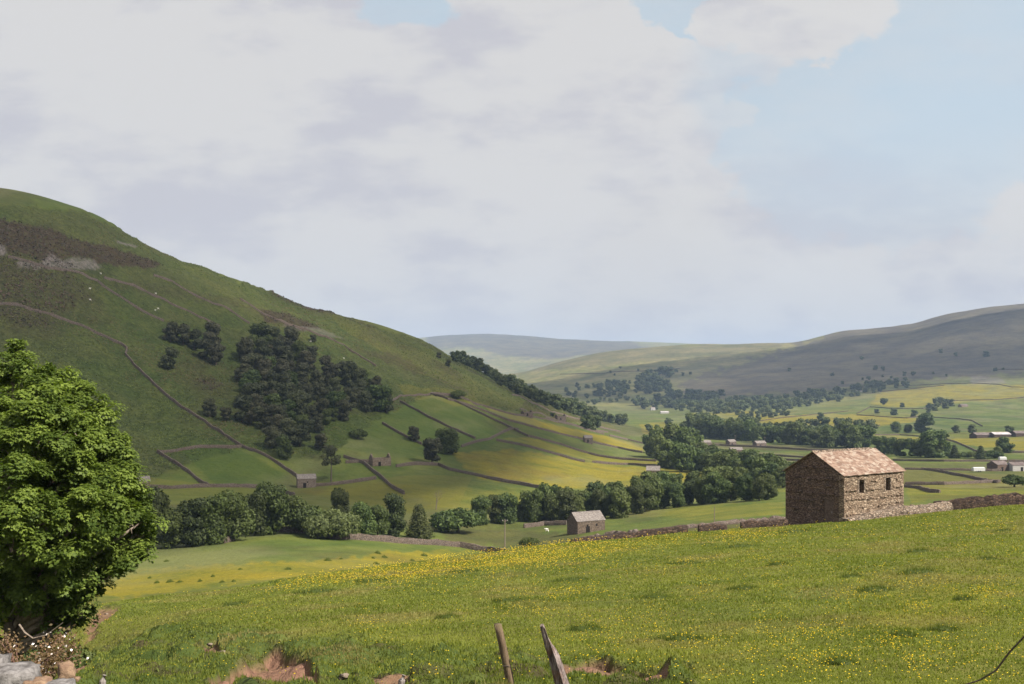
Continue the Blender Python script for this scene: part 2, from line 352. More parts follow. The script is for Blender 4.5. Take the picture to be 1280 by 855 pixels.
# ---------------------------------------------------------------- ground material
t = NT('dale_ground'); P = t.pos()
def attr(name):
    a = t.n('ShaderNodeAttribute'); a.attribute_name = name; s = t.n('ShaderNodeSeparateColor'); t.set(s.inputs[0], a.outputs['Color'])
    return s.outputs[0], s.outputs[1], s.outputs[2]
yel, bro, lus = attr('mask_a'); scr, soi, pal = attr('mask_b'); moo, rou, dst = attr('mask_c')
P2 = t.mapp(P, (1, 1, .4))
nA = t.noise(P2, 5.0, 6, .7); nB = t.noise(P2, .55, 6, .62); nC = t.noise(P2, .06, 7, .6); nD = t.noise(P2, .009, 8, .62); nE = t.noise(P2, 1.6, 5, .7)
grass = t.mix(t.ramp(nB, .3, .7), (.088, .112, .018), (.150, .160, .030))
grass = t.mix(t.ramp(nC, .35, .68, 0, .7), grass, (.15, .135, .034))
hillg = t.mix(t.ramp(nC, .3, .7), (.058, .085, .020), (.110, .130, .032))
hillg = t.mix(t.ramp(nB, .35, .7, 0, .75), hillg, (.048, .070, .017))
hillg = t.mix(t.ramp(nD, .42, .62, 0, .35), hillg, (.115, .098, .04))
c = t.mix(rou, grass, hillg)
valley = t.mix(t.ramp(nC, .3, .7), (.075, .108, .022), (.135, .155, .034))
c = t.mix(t.math('MULTIPLY', t.ramp(dst, .18, .26), t.math('SUBTRACT', 1., rou)), c, valley)
c = t.mix(t.ramp(t.noise(P2, .22, 6, .7), .35, .65, .38, 0.), c, t.mix(1., c, (.55, .60, .55), 'MULTIPLY'))
fld = t.vor(P2, .0065, 'F1', 'Color')
fs = t.n('ShaderNodeSeparateColor'); t.set(fs.inputs[0], fld)
c = t.mix(t.math('MULTIPLY', t.ramp(dst, .3, .5), t.ramp(fs.outputs[0], .3, .9, 0, .5)), c, (.165, .150, .030))
c = t.mix(t.math('MULTIPLY', t.math('MULTIPLY', t.ramp(dst, .45, .6), t.math('SUBTRACT', 1., rou)), t.ramp(fs.outputs[1], .4, .8, 0, .55)), c, (.055, .085, .022))
farc = t.mix(t.ramp(nD, .35, .65), (.135, .145, .048), (.25, .215, .095))
farc = t.mix(t.ramp(nC, .4, .7, 0, .6), farc, (.075, .085, .035))
c = t.mix(t.ramp(dst, .74, .88), c, farc)
c = t.mix(t.math('MULTIPLY', lus, .75), c, t.mix(t.ramp(nB, .3, .7), (.040, .072, .012), (.070, .105, .020)))
ymod = t.math('ADD', t.ramp(nC, .25, .7, .35, 1.), t.ramp(nB, .3, .7, -.15, .15))
c = t.mix(t.math('MULTIPLY', yel, ymod), c, t.mix(t.ramp(nE, .3, .7), (.17, .145, .014), (.33, .245, .014)))
c = t.mix(t.math('MULTIPLY', pal, .7), c, (.17, .17, .075))
c = t.mix(t.math('MULTIPLY', moo, t.ramp(nC, .2, .75, .8, 1.)), c, t.mix(t.ramp(nD, .35, .65), (.070, .058, .055), (.120, .102, .072)))
c = t.mix(t.math('MULTIPLY', bro, t.ramp(nB, .25, .65, .45, 1.)), c, t.mix(t.ramp(nE, .3, .7), (.040, .024, .018), (.088, .058, .036)))
c = t.mix(t.math('MULTIPLY', scr, t.ramp(nE, .3, .55)), c, t.mix(nA, (.16, .13, .12), (.25, .22, .215)))
soilc = t.mix(t.ramp(nE, .3, .7), (.060, .028, .020), (.30, .165, .115))
c = t.mix(t.math('MULTIPLY', soi, t.ramp(nE, .22, .42, .7, 1.)), c, t.mix(t.ramp(nA, .35, .6), soilc, (.19, .11, .075)))
c = t.mix(t.ramp(nA, .3, .7, .45, 0.), c, t.mix(1., c, (.45, .45, .42), 'MULTIPLY'))
lod = t.ramp(dst, .05, .5, 1., .15)
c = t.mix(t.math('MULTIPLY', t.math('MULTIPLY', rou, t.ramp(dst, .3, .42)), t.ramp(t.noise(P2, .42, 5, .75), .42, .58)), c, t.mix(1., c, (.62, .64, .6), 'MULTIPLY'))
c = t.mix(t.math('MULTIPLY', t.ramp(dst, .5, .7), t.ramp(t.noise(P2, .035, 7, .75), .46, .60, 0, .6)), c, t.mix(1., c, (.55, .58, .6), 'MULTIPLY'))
b1 = t.bump(nA, .55, .05); b2 = t.bump(t.noise(P2, .9, 5, .65), .9, .45, b1)
b3 = t.bump(t.math('MULTIPLY', t.noise(P2, .12, 6, .65), t.ramp(dst, .2, .6, .3, 1.)), .8, 3.5, b2)
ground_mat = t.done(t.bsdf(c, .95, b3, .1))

def simple(name, c1, c2, scale, rough=.85, bump=.5, dist=.03, rnd=.0, detail=5):
    t = NT(name); v = t.objc(); n = t.noise(v, scale, detail, .65)
    cc = t.mix(t.ramp(n, .3, .7), c1, c2)
    if rnd:
        oi = t.n('ShaderNodeObjectInfo').outputs['Random']
        cc = t.mix(t.ramp(oi, 0, 1, 0, rnd), cc, t.mix(1., cc, (.45, .5, .5), 'MULTIPLY'))
    return t.done(t.bsdf(cc, rough, t.bump(n, bump, dist), .15))

def stone(name, dark, light, sx, sz, joint=.5, lichen=.2):
    """coursed rubble: flat irregular stones from stretched cells"""
    t = NT(name); v = t.objc()
    wv = t.n('ShaderNodeVectorMath', operation='ADD'); t.set(wv.inputs[0], v)
    nn = t.n('ShaderNodeTexNoise'); nn.inputs['Scale'].default_value = .9; t.set(nn.inputs['Vector'], v)
    sc_ = t.n('ShaderNodeVectorMath', operation='SCALE'); t.set(sc_.inputs[0], nn.outputs['Color']); sc_.inputs['Scale'].default_value = .12; t.t.links.new(sc_.outputs[0], wv.inputs[1])
    m = t.mapp(wv.outputs[0], (1 / sx, 1 / sx, 1 / sz))
    d = t.vor(m, 1, 'DISTANCE_TO_EDGE'); cc = t.n('ShaderNodeSeparateColor'); t.set(cc.inputs[0], t.vor(m, 1, 'F1', 'Color'))
    c = t.mix(cc.outputs[0], dark, light)
    c = t.mix(t.math('MULTIPLY', cc.outputs[1], .45), c, (.26, .17, .11))
    c = t.mix(t.ramp(cc.outputs[2], .6, 1., 0, .55), c, t.mix(1., c, (.4, .38, .38), 'MULTIPLY'))
    n = t.noise(v, .8, 6, .65); c = t.mix(t.ramp(n, .45, .75, 0, lichen), c, (.075, .066, .05))
    n3 = t.noise(v, 9, 5, .7); c = t.mix(t.ramp(n3, .3, .7, 0, .45), c, t.mix(1., c, (.6, .58, .56), 'MULTIPLY'))
    e = t.ramp(d, .02, .13)
    c = t.mix(t.math('MULTIPLY', t.math('SUBTRACT', 1., e), joint), c, (.035, .027, .023))
    h = t.math('ADD', t.math('MULTIPLY', e, .8), t.math('ADD', t.math('MULTIPLY', cc.outputs[1], .5), t.math('MULTIPLY', n3, .4)))
    return t.done(t.bsdf(c, .92, t.bump(h, .9, .09), .12))
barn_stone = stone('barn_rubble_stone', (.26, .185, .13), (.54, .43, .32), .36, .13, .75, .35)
gable_stone = stone('shade_darkened_gable_stone', (.125, .085, .072), (.29, .21, .175), .36, .13, .8, .5)  # barn stone with the gable's shade put into its colour, plus more lichen
wall_stone = stone('drystone', (.12, .095, .085), (.29, .245, .215), .34, .16, .8, .35)
pale_stone = stone('pale_tumbled_stone', (.21, .165, .13), (.40, .33, .265), .34, .2, .8, .15)
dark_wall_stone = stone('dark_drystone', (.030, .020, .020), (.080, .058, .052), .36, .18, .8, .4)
def slate(name, a, b, c_, moss):
    t = NT(name); v = t.objc()
    m = t.mapp(v, (1 / .42, 1, 1 / .155)); br = t.n('ShaderNodeTexVoronoi'); t.set(br.inputs['Vector'], m); br.inputs['Scale'].default_value = 1
    cc = t.n('ShaderNodeSeparateColor'); t.set(cc.inputs[0], br.outputs['Color'])
    c = t.mix(cc.outputs[0], a, b); c = t.mix(t.ramp(cc.outputs[1], .55, .9, 0, .8), c, c_)
    n = t.noise(v, 1.1, 6, .65); c = t.mix(t.ramp(n, .45, .72, 0, .6), c, moss)
    n2 = t.noise(v, 14, 4, .7); c = t.mix(t.ramp(n2, .3, .7, 0, .35), c, t.mix(1., c, (.5, .5, .5), 'MULTIPLY'))
    return t.done(t.bsdf(c, .85, t.bump(t.math('ADD', cc.outputs[2], n2), .6, .04), .2))
roof_slate = slate('stone_slates', (.190, .118, .088), (.33, .235, .18), (.40, .335, .275), (.15, .095, .072))
grey_slate = slate('grey_stone_slates', (.14, .12, .115), (.24, .21, .19), (.28, .25, .23), (.10, .085, .075))
dark_wood = simple('old_dark_timber', (.030, .020, .018), (.085, .055, .045), 6, .8)
door_wood = simple('weathered_door_wood', (.075, .05, .042), (.15, .11, .09), 6, .85)
opening_shade_tyre = simple('opening_shade_and_tyre_black', (.012, .010, .009), (.020, .016, .014), 2, .95)  # near-black colour painting the shade inside openings; also plain tyre black
bark = simple('bark', (.055, .042, .032), (.14, .115, .09), 8, .9, .8, .05)
twig = simple('pale_bark', (.13, .10, .08), (.27, .22, .18), 8, .9, .6, .03)
white_paint = simple('white_painted_metal', (.42, .42, .42), (.6, .6, .59), 3, .5, .1)
render_wall = simple('white_render', (.30, .29, .28), (.45, .43, .41), 2, .9)
rust = simple('rusty_sheet', (.085, .062, .058), (.19, .16, .15), .5, .8)
tin = simple('pale_tin_sheet', (.30, .27, .28), (.50, .47, .47), .4, .6)
asph = simple('tarmac', (.04, .04, .04), (.07, .07, .07), 3, .9)

def leaf_mat(name, dark, light, trans=.3, objvar=.35, alt=(.09, .085, .02), dry=None):
    t = NT(name); a = t.n('ShaderNodeAttribute'); a.attribute_name = 'tint'
    oi = t.n('ShaderNodeObjectInfo').outputs['Random']
    s = t.n('ShaderNodeSeparateColor'); t.set(s.inputs[0], a.outputs['Color'])
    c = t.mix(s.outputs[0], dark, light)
    if dry: c = t.mix(s.outputs[1], c, dry)
    if objvar:
        c = t.mix(t.math('MULTIPLY', t.ramp(oi, .0, 1.), objvar), c, alt)
        dk = t.ramp(t.math('FRACT', t.math('MULTIPLY', oi, 7.31)), 0, 1, .0, .5)
        c = t.mix(dk, c, t.mix(1., c, (.5, .55, .5), 'MULTIPLY'))
    d = t.n('ShaderNodeBsdfPrincipled'); t.set(d.inputs['Base Color'], c); d.inputs['Roughness'].default_value = .6; d.inputs['Specular IOR Level'].default_value = .25
    tr = t.n('ShaderNodeBsdfTranslucent'); t.set(tr.inputs[0], t.mix(1., c, (1.2, 1.3, .6), 'MULTIPLY'))
    mx = t.n('ShaderNodeMixShader'); mx.inputs[0].default_value = trans
    t.t.links.new(d.outputs[0], mx.inputs[1]); t.t.links.new(tr.outputs[0], mx.inputs[2]); return t.done(mx.outputs[0])
leaf_dark = leaf_mat('dark_leaves', (.020, .034, .012), (.085, .110, .032), .25)
leaf_mid = leaf_mat('valley_leaves', (.026, .048, .013), (.115, .160, .038), .28, .35, (.15, .15, .04))
leaf_far = leaf_mat('far_leaves', (.030, .050, .020), (.120, .150, .048), .2, .3)
leaf_pale = leaf_mat('pale_willow_leaves', (.065, .085, .030), (.16, .19, .065), .3, .2)
leaf_wood = leaf_mat('hillside_wood_leaves', (.026, .034, .016), (.105, .118, .046), .2, .45, (.10, .078, .05))
leaf_near = leaf_mat('sycamore_leaves', (.055, .090, .014), (.185, .245, .042), .38, 0)
grass_mat = leaf_mat('grass_blades', (.122, .156, .024), (.240, .256, .048), .4, 0, dry=(.27, .22, .09))
tuft_mat = leaf_mat('lush_tussock_blades', (.062, .088, .015), (.140, .170, .030), .35, 0, dry=(.20, .15, .07))
fell_mat = leaf_mat('bracken_fronds', (.040, .062, .014), (.130, .160, .038), .3, 0, dry=(.13, .095, .05))
heather_mat = leaf_mat('heather_sprigs', (.022, .018, .013), (.085, .062, .042), .15, 0, dry=(.12, .07, .055))
flower_mat = simple('buttercup_petals', (.62, .42, .015), (.80, .62, .03), 3, .5, 0)
white_flower = simple('white_blossom', (.7, .62, .58), (.85, .80, .78), 3, .7, 0)
wool = simple('wool', (.60, .57, .50), (.75, .73, .67), 6, .95)

# ---------------------------------------------------------------- ground sheet
V = np.stack([XG.ravel(), YG.ravel(), ZG.ravel()], 1)
ii, jj = np.meshgrid(np.arange(NU - 1), np.arange(NY - 1), indexing='ij'); a = (ii * NY + jj).ravel()
Fq = np.stack([a, a + NY, a + NY + 1, a + 1], 1)
me = mesh_of('ground', V, Fq, ground_mat, smooth=True)
def colour_attr(me, name, r, g_, b):
    at = me.color_attributes.new(name, 'FLOAT_COLOR', 'POINT')
    at.data.foreach_set('color', np.stack([r.ravel(), g_.ravel(), b.ravel(), np.ones(r.size)], 1).astype(np.float32).ravel())
colour_attr(me, 'mask_a', M['yellow'], M['brown'], M['lush'])
colour_attr(me, 'mask_b', M['scree'], M['soil'], M['pale'])
colour_attr(me, 'mask_c', M['moor'], M['rough'], np.clip(np.log(YG / 60) / math.log(5000 / 60), 0, 1))
tag(obj('ground', me), kind='structure')

# haze: one even box of air round the whole dale
hz = NT('dale_air'); pv = hz.n('ShaderNodeVolumePrincipled'); pv.inputs['Color'].default_value = (.52, .71, 1.0, 1); pv.inputs['Density'].default_value = 7.2e-5
pv.inputs['Anisotropy'].default_value = 0.0
hz.t.links.new(pv.outputs[0], hz.out.inputs['Volume'])
xm = float(np.abs(XG).max()) + 200
hb = MB().box(-xm, xm, -300, 11300, float(ZG.min()) - 60, float(ZG.max()) + 60)
tag(obj('haze', hb.mesh('haze', hz.m)), kind='stuff')
# ---------------------------------------------------------------- foliage
def unit(n, r):
    v = r.normal(size=(n, 3)); return v / np.linalg.norm(v, axis=1, keepdims=True)
def quads(cent, nrm, size, r, asp=.62, bend=.25):
    """leaf clumps: folded diamonds facing roughly along nrm"""
    n = len(cent); t1 = np.cross(nrm, unit(n, r)); t1 /= np.linalg.norm(t1, axis=1, keepdims=True) + 1e-9; t2 = np.cross(nrm, t1)
    s = (size * r.uniform(.6, 1.3, n))[:, None]
    a = cent - t1 * s; b = cent + t2 * s * asp - nrm * s * bend; c = cent + t1 * s; d = cent - t2 * s * asp - nrm * s * bend
    v = np.stack([a, b, c, d], 1).reshape(-1, 3)
    return v, np.arange(4 * n).reshape(-1, 4)
ICO = None
def ico():
    global ICO
    if ICO is None:
        import bmesh
        b = bmesh.new(); bmesh.ops.create_icosphere(b, subdivisions=2, radius=1)
        ICO = (np.array([v.co[:] for v in b.verts]), [[v.index for v in f.verts] for f in b.faces]); b.free()
    return ICO
def crown_mesh(name, seed, mat, h=10., wd=8., nl=18, nf=2600, leaf=.34, kind='round', low=.12, holes=.0):
    r = np.random.default_rng(seed); lobes = []
    for k in range(nl):
        if kind == 'cone':
            zz = low + (1 - low) * (k + .5) / nl; rad = (1 - zz) * .48 + .05; ang = k * 2.4
            c = np.array([math.cos(ang) * rad * wd * .5, math.sin(ang) * rad * wd * .5, zz * h * .95]); rr = wd * (.13 + .17 * (1 - zz))
        elif kind == 'bush':
            ang = r.uniform(0, 6.28); q = math.sqrt(r.uniform(0, 1)); c = np.array([math.cos(ang) * q * wd * .38, math.sin(ang) * q * wd * .38, h * (.35 + .38 * (1 - q * q) * r.uniform(.4, 1))]); rr = h * r.uniform(.22, .34)
        elif kind == 'pine':
            zz = r.uniform(.45, .95); ang = r.uniform(0, 6.28); q = r.uniform(.2, 1) * (1.15 - zz); c = np.array([math.cos(ang) * q * wd * .75, math.sin(ang) * q * wd * .75, zz * h]); rr = wd * r.uniform(.10, .17)
        else:
            zz = r.uniform(low + .1, .86); e = math.sqrt(max(.05, 1 - ((zz - .5) / .52) ** 2)); ang = r.uniform(0, 6.28); q = r.uniform(.35, 1) * e
            c = np.array([math.cos(ang) * q * wd * .34, math.sin(ang) * q * wd * .34, zz * h]); rr = wd * r.uniform(.13, .24)
        lobes.append((c, rr))
    C = np.array([l[0] for l in lobes]); Rr = np.array([l[1] for l in lobes])
    pick = r.choice(nl, nf, p=Rr**2 / (Rr**2).sum()); d = unit(nf, r)
    sq = .62 if kind == 'pine' else .85
    rad = Rr[pick] * r.uniform(.70, 1.18, nf)
    p = C[pick] + d * rad[:, None] * np.array([1, 1, sq])
    keep = np.ones(nf, bool)
    for k in range(nl):
        q = (p - C[k]) / np.array([1, 1, sq]); keep &= ~((np.linalg.norm(q, axis=1) < Rr[k] * .72) & (pick != k))
    keep &= p[:, 2] > 0.02 * h
    p = p[keep]; d = d[keep]; n = len(p)
    nr = d + unit(n, r) * (.7 if kind != 'bush' else .9); nr /= np.linalg.norm(nr, axis=1, keepdims=True)
    v, f = quads(p, nr, leaf, r)
    tint = np.repeat(np.clip(r.normal(.45, .22, n) + r.normal(0, .13, nl)[pick[keep]], 0, 1), 4)
    V_ = [v]; F_ = [list(map(int, q)) for q in f]; base = len(v); T = [tint]
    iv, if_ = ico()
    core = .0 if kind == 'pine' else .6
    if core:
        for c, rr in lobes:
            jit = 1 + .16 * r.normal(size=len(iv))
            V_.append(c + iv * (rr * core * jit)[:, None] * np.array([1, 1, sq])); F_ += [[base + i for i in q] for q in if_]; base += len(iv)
            T.append(np.full(len(iv), .12))  # dark core tint paints the shade deep in the crown
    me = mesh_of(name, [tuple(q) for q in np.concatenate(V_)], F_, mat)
    at = me.color_attributes.new('tint', 'FLOAT_COLOR', 'POINT'); T = np.concatenate(T)
    at.data.foreach_set('color', np.stack([T, T, T, np.ones(len(T))], 1).astype(np.float32).ravel())
    return me, lobes
def trunk_mesh(name, lobes, h, rad, seed, mat, nb=6, lean=.0):
    r = random.Random(seed); m = MB()
    top = Vector((r.uniform(-.3, .3) + lean, r.uniform(-.3, .3), h * .72))
    pts = [Vector((0, 0, -.8)), Vector((0, 0, .25)), Vector((top.x * .3 + r.uniform(-.1, .1), top.y * .3, h * .25)), Vector((top.x * .7, top.y * .7, h * .5)), top]
    m.tube(pts, [rad * 1.45, rad * 1.1, rad * .85, rad * .5, rad * .15], 7)
    for c, rr in sorted(lobes, key=lambda q: -q[1])[:nb]:
        c = Vector(c); k = min(.8, max(.2, c.z / h * .55)); s = pts[2].lerp(pts[4], k); m.tube([s, s.lerp(c, .5) + Vector((0, 0, -.04 * h)), c], [rad * .4, rad * .25, rad * .08], 5)
    return m.mesh(name, mat, True)

PROTO = {}
def protos(kind):
    """a few grown forms of each kind of tree: (crown mesh, trunk mesh, height, width)"""
    if kind in PROTO: return PROTO[kind]
    S = {'hedgerow': dict(mat=leaf_mid, h=12, wd=11, nl=30, nf=5000, leaf=.44, low=-.02, n=5),
         'dark': dict(mat=leaf_dark, h=12, wd=10, nl=30, nf=5000, leaf=.44, low=-.02, n=3),
         'river': dict(mat=leaf_mid, h=11, wd=10, nl=22, nf=2600, leaf=.55, low=-.04, n=5),
         'wood': dict(mat=leaf_wood, h=11, wd=9, nl=14, nf=2200, leaf=.5, low=.0, n=6),
         'far': dict(mat=leaf_far, h=10, wd=10, nl=12, nf=800, leaf=.8, low=-.04, n=5),
         'farpale': dict(mat=leaf_pale, h=10, wd=11, nl=12, nf=800, leaf=.8, low=-.04, n=2),
         'willow': dict(mat=leaf_pale, h=7, wd=14, nl=22, nf=4200, leaf=.36, kind='bush', n=1),
         'bush': dict(mat=leaf_mid, h=6, wd=9, nl=16, nf=2600, leaf=.38, kind='bush', n=3),
         'conifer': dict(mat=leaf_dark, h=12, wd=8.5, nl=26, nf=4200, leaf=.30, kind='cone', low=.02, n=2),
         'pine': dict(mat=leaf_wood, h=13, wd=11, nl=22, nf=2400, leaf=.34, kind='pine', n=2)}[kind]
    S = dict(S); n = S.pop('n'); out = []
    for k in range(n):
        cm_, lb = crown_mesh(kind + '_crown', 1000 + 31 * k + len(kind) * 7, **S)
        out.append((cm_, trunk_mesh(kind + '_trunk', lb, S['h'], .32 if kind != 'far' else .3, k, bark), S['h'], S['wd']))
    PROTO[kind] = out; return out
def joined(kind):
    """single-mesh versions for trees too far off to show a trunk"""
    if kind + '1' in PROTO: return PROTO[kind + '1']
    out = []
    for cm_, tm, h, wd in protos(kind):
        import bmesh
        me = cm_.copy(); me.name = kind + '_whole'
        PROTO.setdefault('k', []).append(me); out.append((me, None, h, wd))
    PROTO[kind + '1'] = out; return out
def tree(px, py, hp, kind, name, label, cat='tree', group=None, wf=1., ymin=9., ymax=1e5, parts=True, sink=.0, off=0.):
    x, y, z = hit(px, py, ymin, ymax); y += off; x = (px - 640) / F * y; z = float(ground(x, y))
    H = hp / F * y; ps = protos(kind) if parts else joined(kind); cm_, tm, h0, w0 = random.choice(ps); s = H / h0
    rz = random.uniform(0, 6.28)
    if parts:
        e = obj(name, None, None, (x, y, z - sink * H), rz); e.empty_display_size = 1
        c = obj('crown', cm_, e); obj('trunk', tm, e); e.scale = (s * wf, s * wf, s)
    else:
        e = obj(name, cm_, None, (x, y, z - sink * H), rz); e.scale = (s * wf, s * wf, s)
    tag(e, label, cat, group); return e

def inpoly(x, y, pts):
    c = False; n = len(pts)
    for i in range(n):
        ax, ay = pts[i]; bx, by = pts[(i+1) % n]
        if (ay > y) != (by > y) and x < (bx - ax) * (y - ay) / (by - ay) + ax: c = not c
    return c
def scatter(pts, n, dx, dy, seed):
    r = random.Random(seed); xs = [p[0] for p in pts]; ys = [p[1] for p in pts]; out = []
    for _ in range(n * 60):
        if len(out) >= n: break
        x = r.uniform(min(xs), max(xs)); y = r.uniform(min(ys), max(ys))
        if inpoly(x, y, pts) and all(((x - a) / dx) ** 2 + ((y - b) / dy) ** 2 > 1 for a, b in out): out.append((x, y))
    return out
def along(pts, step, jit, seed):
    r = random.Random(seed); out = []; carry = 0
    for (ax, ay), (bx, by) in zip(pts, pts[1:]):
        L = math.hypot(bx - ax, by - ay); d = carry
        while d < L: q = d / L; out.append((ax + (bx - ax) * q + r.uniform(-jit, jit), ay + (by - ay) * q + r.uniform(-jit, jit) * .4)); d += step * r.uniform(.75, 1.25)
        carry = d - L
    return out

# the dense wood on the fell side
for x, y in scatter([(298,446),(316,432),(340,428),(352,440),(380,444),(398,458),(425,462),(440,476),(468,482),(482,500),(492,524),(478,534),(462,522),(440,512),(428,530),(410,528),(398,548),(384,546),(372,566),(358,580),(346,560),(330,552),(322,536),(300,530),(304,508),(292,490),(304,468)], 100, 9.6, 7.2, 3):
    tree(x, y, random.choice([16, 20, 25, 28, 31, 35]), random.choice(['wood', 'wood', 'wood', 'river']), 'woodland_tree', 'dark crowded broadleaf tree inside the dense wood on the fell side', group='trees of the dense fell-side wood', ymin=380, wf=random.uniform(.85, 1.3))
for px, py, hp, k, lab in [
    (213,427,26,'wood','westernmost dark tree of the small clump above the lone stemmed tree'), (229,431,27,'wood','second dark tree of the small clump uphill of the wood'),
    (243,437,26,'wood','middle dark tree of the small clump uphill of the wood'), (266,437,36,'wood','tallest dark tree at the top of the small clump near the wood'),
    (256,449,26,'wood','low round tree in the middle front of the small clump'), (270,456,26,'wood','lowest tree of the small clump, its crown touching the grass'),
    (212,461,28,'wood','lone dark tree with a pale stem standing below the small clump'),
    (262,521,24,'wood','dark round tree alone on grass west of the dense wood'), (282,526,18,'wood','ragged brownish tree beside the dark round one west of the wood'),
    (355,571,28,'wood','brownish tree at the lowest tip of the dense wood'), (340,560,26,'wood','dark tree just above the lowest tip of the dense wood'),
    (366,426,14,'wood','small lone tree directly above the upper edge of the wood'),(392,428,10,'wood','small dark thorn tree on the slope above the wood'),
    (447,548,14,'bush','small lone round bush on bright grass below the wood'), (401,563,22,'wood','dark round tree just behind the Scots pine'),
    (517,552,20,'wood','small tree on the wall between the fell and the pastures'), (540,580,34,'wood','large dark tree at the wall junction above the hay meadow'),
    (559,567,32,'hedgerow','greener tree right behind the dark one at the wall junction'), (574,498,12,'bush','small green thorn by the intake wall at the top of the pastures'),
    (549,448,8,'wood','tiny thorn tree on the skyline left of the ridge wood'),(560,458,9,'wood','tiny dark thorn just below the skyline by the ridge wood')]:
    lab = lab.replace('left of', 'before').replace('right behind', 'close behind')
    tree(px, py, hp, k, 'thorn_tree' if hp < 20 else 'broadleaf_tree', lab, ymin=380, wf=1.15)
tree(414, 602, 44, 'pine', 'pine_tree', 'dark open-crowned Scots pine beside the small pale barn', ymin=380, wf=.9)

# near hedgerow below the fell
for px, py, hp, k, lab, wf in [
    (192,686,76,'dark','tall dark tree half behind the big sycamore'  ,.8), (215,685,50,'hedgerow','lower dark tree of the hedgerow next to the sycamore crown',1.),
    (240,683,60,'dark','dark full tree in the hedgerow, second in front of the corner of the sheepfold',1.), (262,680,66,'hedgerow','grey-green tall tree of the hedgerow below the stone fold',.9),
    (290,676,64,'hedgerow','broad light-edged tree standing over the little stone outcrop in the field',.95), (318,670,58,'dark','dark narrow tree in the middle of the hedgerow below the small pale barn',.85),
    (338,668,64,'hedgerow','tallest tree of the hedgerow straight above the bend of the wall',.9), (368,666,48,'hedgerow','round glossy green tree between the tallest tree and the pale willow',.95),
    (386,668,40,'bush','low green bush filling the gap before the pale willow',.9), (452,670,44,'hedgerow','mid green tree just east of the pale willow',.9),
    (472,670,40,'hedgerow','smaller shady tree in a row east of the pale willow',.9), (494,671,54,'dark','tall dark tree beside the conical spruce',.75),
    (426,655,44,'dark','dark thin-topped tree behind the pale willow',.8), (572,666,36,'bush','low wide hawthorn bush alone in the gap of the trees',1.25),(556,660,22,'bush','small bush beside the wide hawthorn in the gap',1.)]:
    tree(px, py, hp, k, 'hedgerow_tree' if k != 'bush' else 'hawthorn_bush', lab, 'tree' if k != 'bush' else 'bush', 'trees of the near hedgerow', wf=wf, ymin=120, ymax=330)
tree(420, 673, 42, 'willow', 'willow_tree', 'pale green dome-shaped willow bushing over the field wall', wf=.95, ymin=120, ymax=330)
tree(524, 674, 44, 'conifer', 'spruce_tree', 'dark conical spruce at the east end of the near hedgerow', wf=1.2, ymin=120, ymax=330)
tree(662, 684, 14, 'bush', 'gorse_bush', 'low dark bush on rough ground beside the power pole', 'bush', ymin=200, ymax=330, wf=1.3)

# riverside trees
G = 'trees lining the river below the hay meadows'
for x, y in along([(600,656),(640,656),(690,654),(740,650),(780,647),(830,637),(870,631),(930,627),(975,625)], 15, 3, 5):
    k = random.choice(['hedgerow', 'hedgerow', 'dark', 'river']); tree(x, y, random.uniform(28, 40) + (4 if 620 < x < 700 else 0), k, 'riverside_tree', 'green rounded tree in the long row behind the small slate-roofed barn', group=G, ymin=240, ymax=480, wf=random.uniform(.8, 1.), off=random.uniform(0, 12))
for x, y in along([(690,640),(760,634),(850,616),(930,612)], 17, 3, 15):
    tree(x, y, random.uniform(26, 34), 'river', 'riverside_tree', 'green rounded tree in the long row behind the small slate-roofed barn', group=G, ymin=300, ymax=520, wf=random.uniform(.9, 1.1))
for x, y in along([(818,572),(838,582),(862,588),(890,594),(930,601),(985,610)], 11, 3, 6) + along([(850,578),(880,584),(920,590),(970,600),(1000,604)], 13, 2, 16):
    tree(x, y, random.uniform(24, 34), 'river', 'waterside_tree', 'dark green tree crowding the river bend behind the big stone barn', group='trees crowding the river bend', ymin=380, ymax=1000, wf=random.uniform(.95, 1.2))
for x, y, h in [(824,572,38),(842,572,42),(860,574,40),(834,585,34),(852,590,36),(812,566,24)]:
    tree(x, y, h, 'river', 'waterside_tree', 'tall dark green tree heading the group where the river rounds the meadows', group='tall trees at the river corner', ymin=380, ymax=1100, wf=1.05)
# belts of the valley floor
def belt(pts, step, h0, h1, kind, name, lab, grp, ymin, ymax, seed, wf=1.1, jit=2.):
    for x, y in along(pts, step, jit, seed):
        tree(x, y, random.uniform(h0, h1), kind, name, lab, group=grp, ymin=ymin, ymax=ymax, wf=random.uniform(.9, 1.1) * wf, parts=False)
belt([(862,545),(900,549),(950,553),(1000,556),(1045,560)], 10.5, 20, 30, 'river', 'shelterbelt_tree', 'dark tree of the thick belt behind the row of little barns', 'trees of the belt behind the little barns', 700, 1500, 31)
belt([(880,536),(930,540),(980,545),(1040,550)], 12, 16, 24, 'far', 'shelterbelt_tree', 'dark tree of the thick belt behind the row of little barns', 'trees of the belt behind the little barns', 800, 1600, 32)
belt([(1018,538),(1060,540),(1095,544)], 12, 14, 20, 'far', 'copse_tree', 'small tree of the copse above the ridge of the big barn', 'trees of the copse above the barn roof', 900, 1600, 33)
belt([(1056,559),(1075,560),(1086,560)], 9, 26, 33, 'river', 'roofside_tree', 'big round tree showing straight above the big barn roof', 'big trees above the barn roof', 700, 1300, 34)
belt([(1100,568),(1130,570),(1165,572),(1180,572)], 11, 20, 27, 'river', 'lane_tree', 'dark tree in the clump behind the eastern end of the barn roof', 'dark trees behind the eastern barn end', 500, 1100, 35)
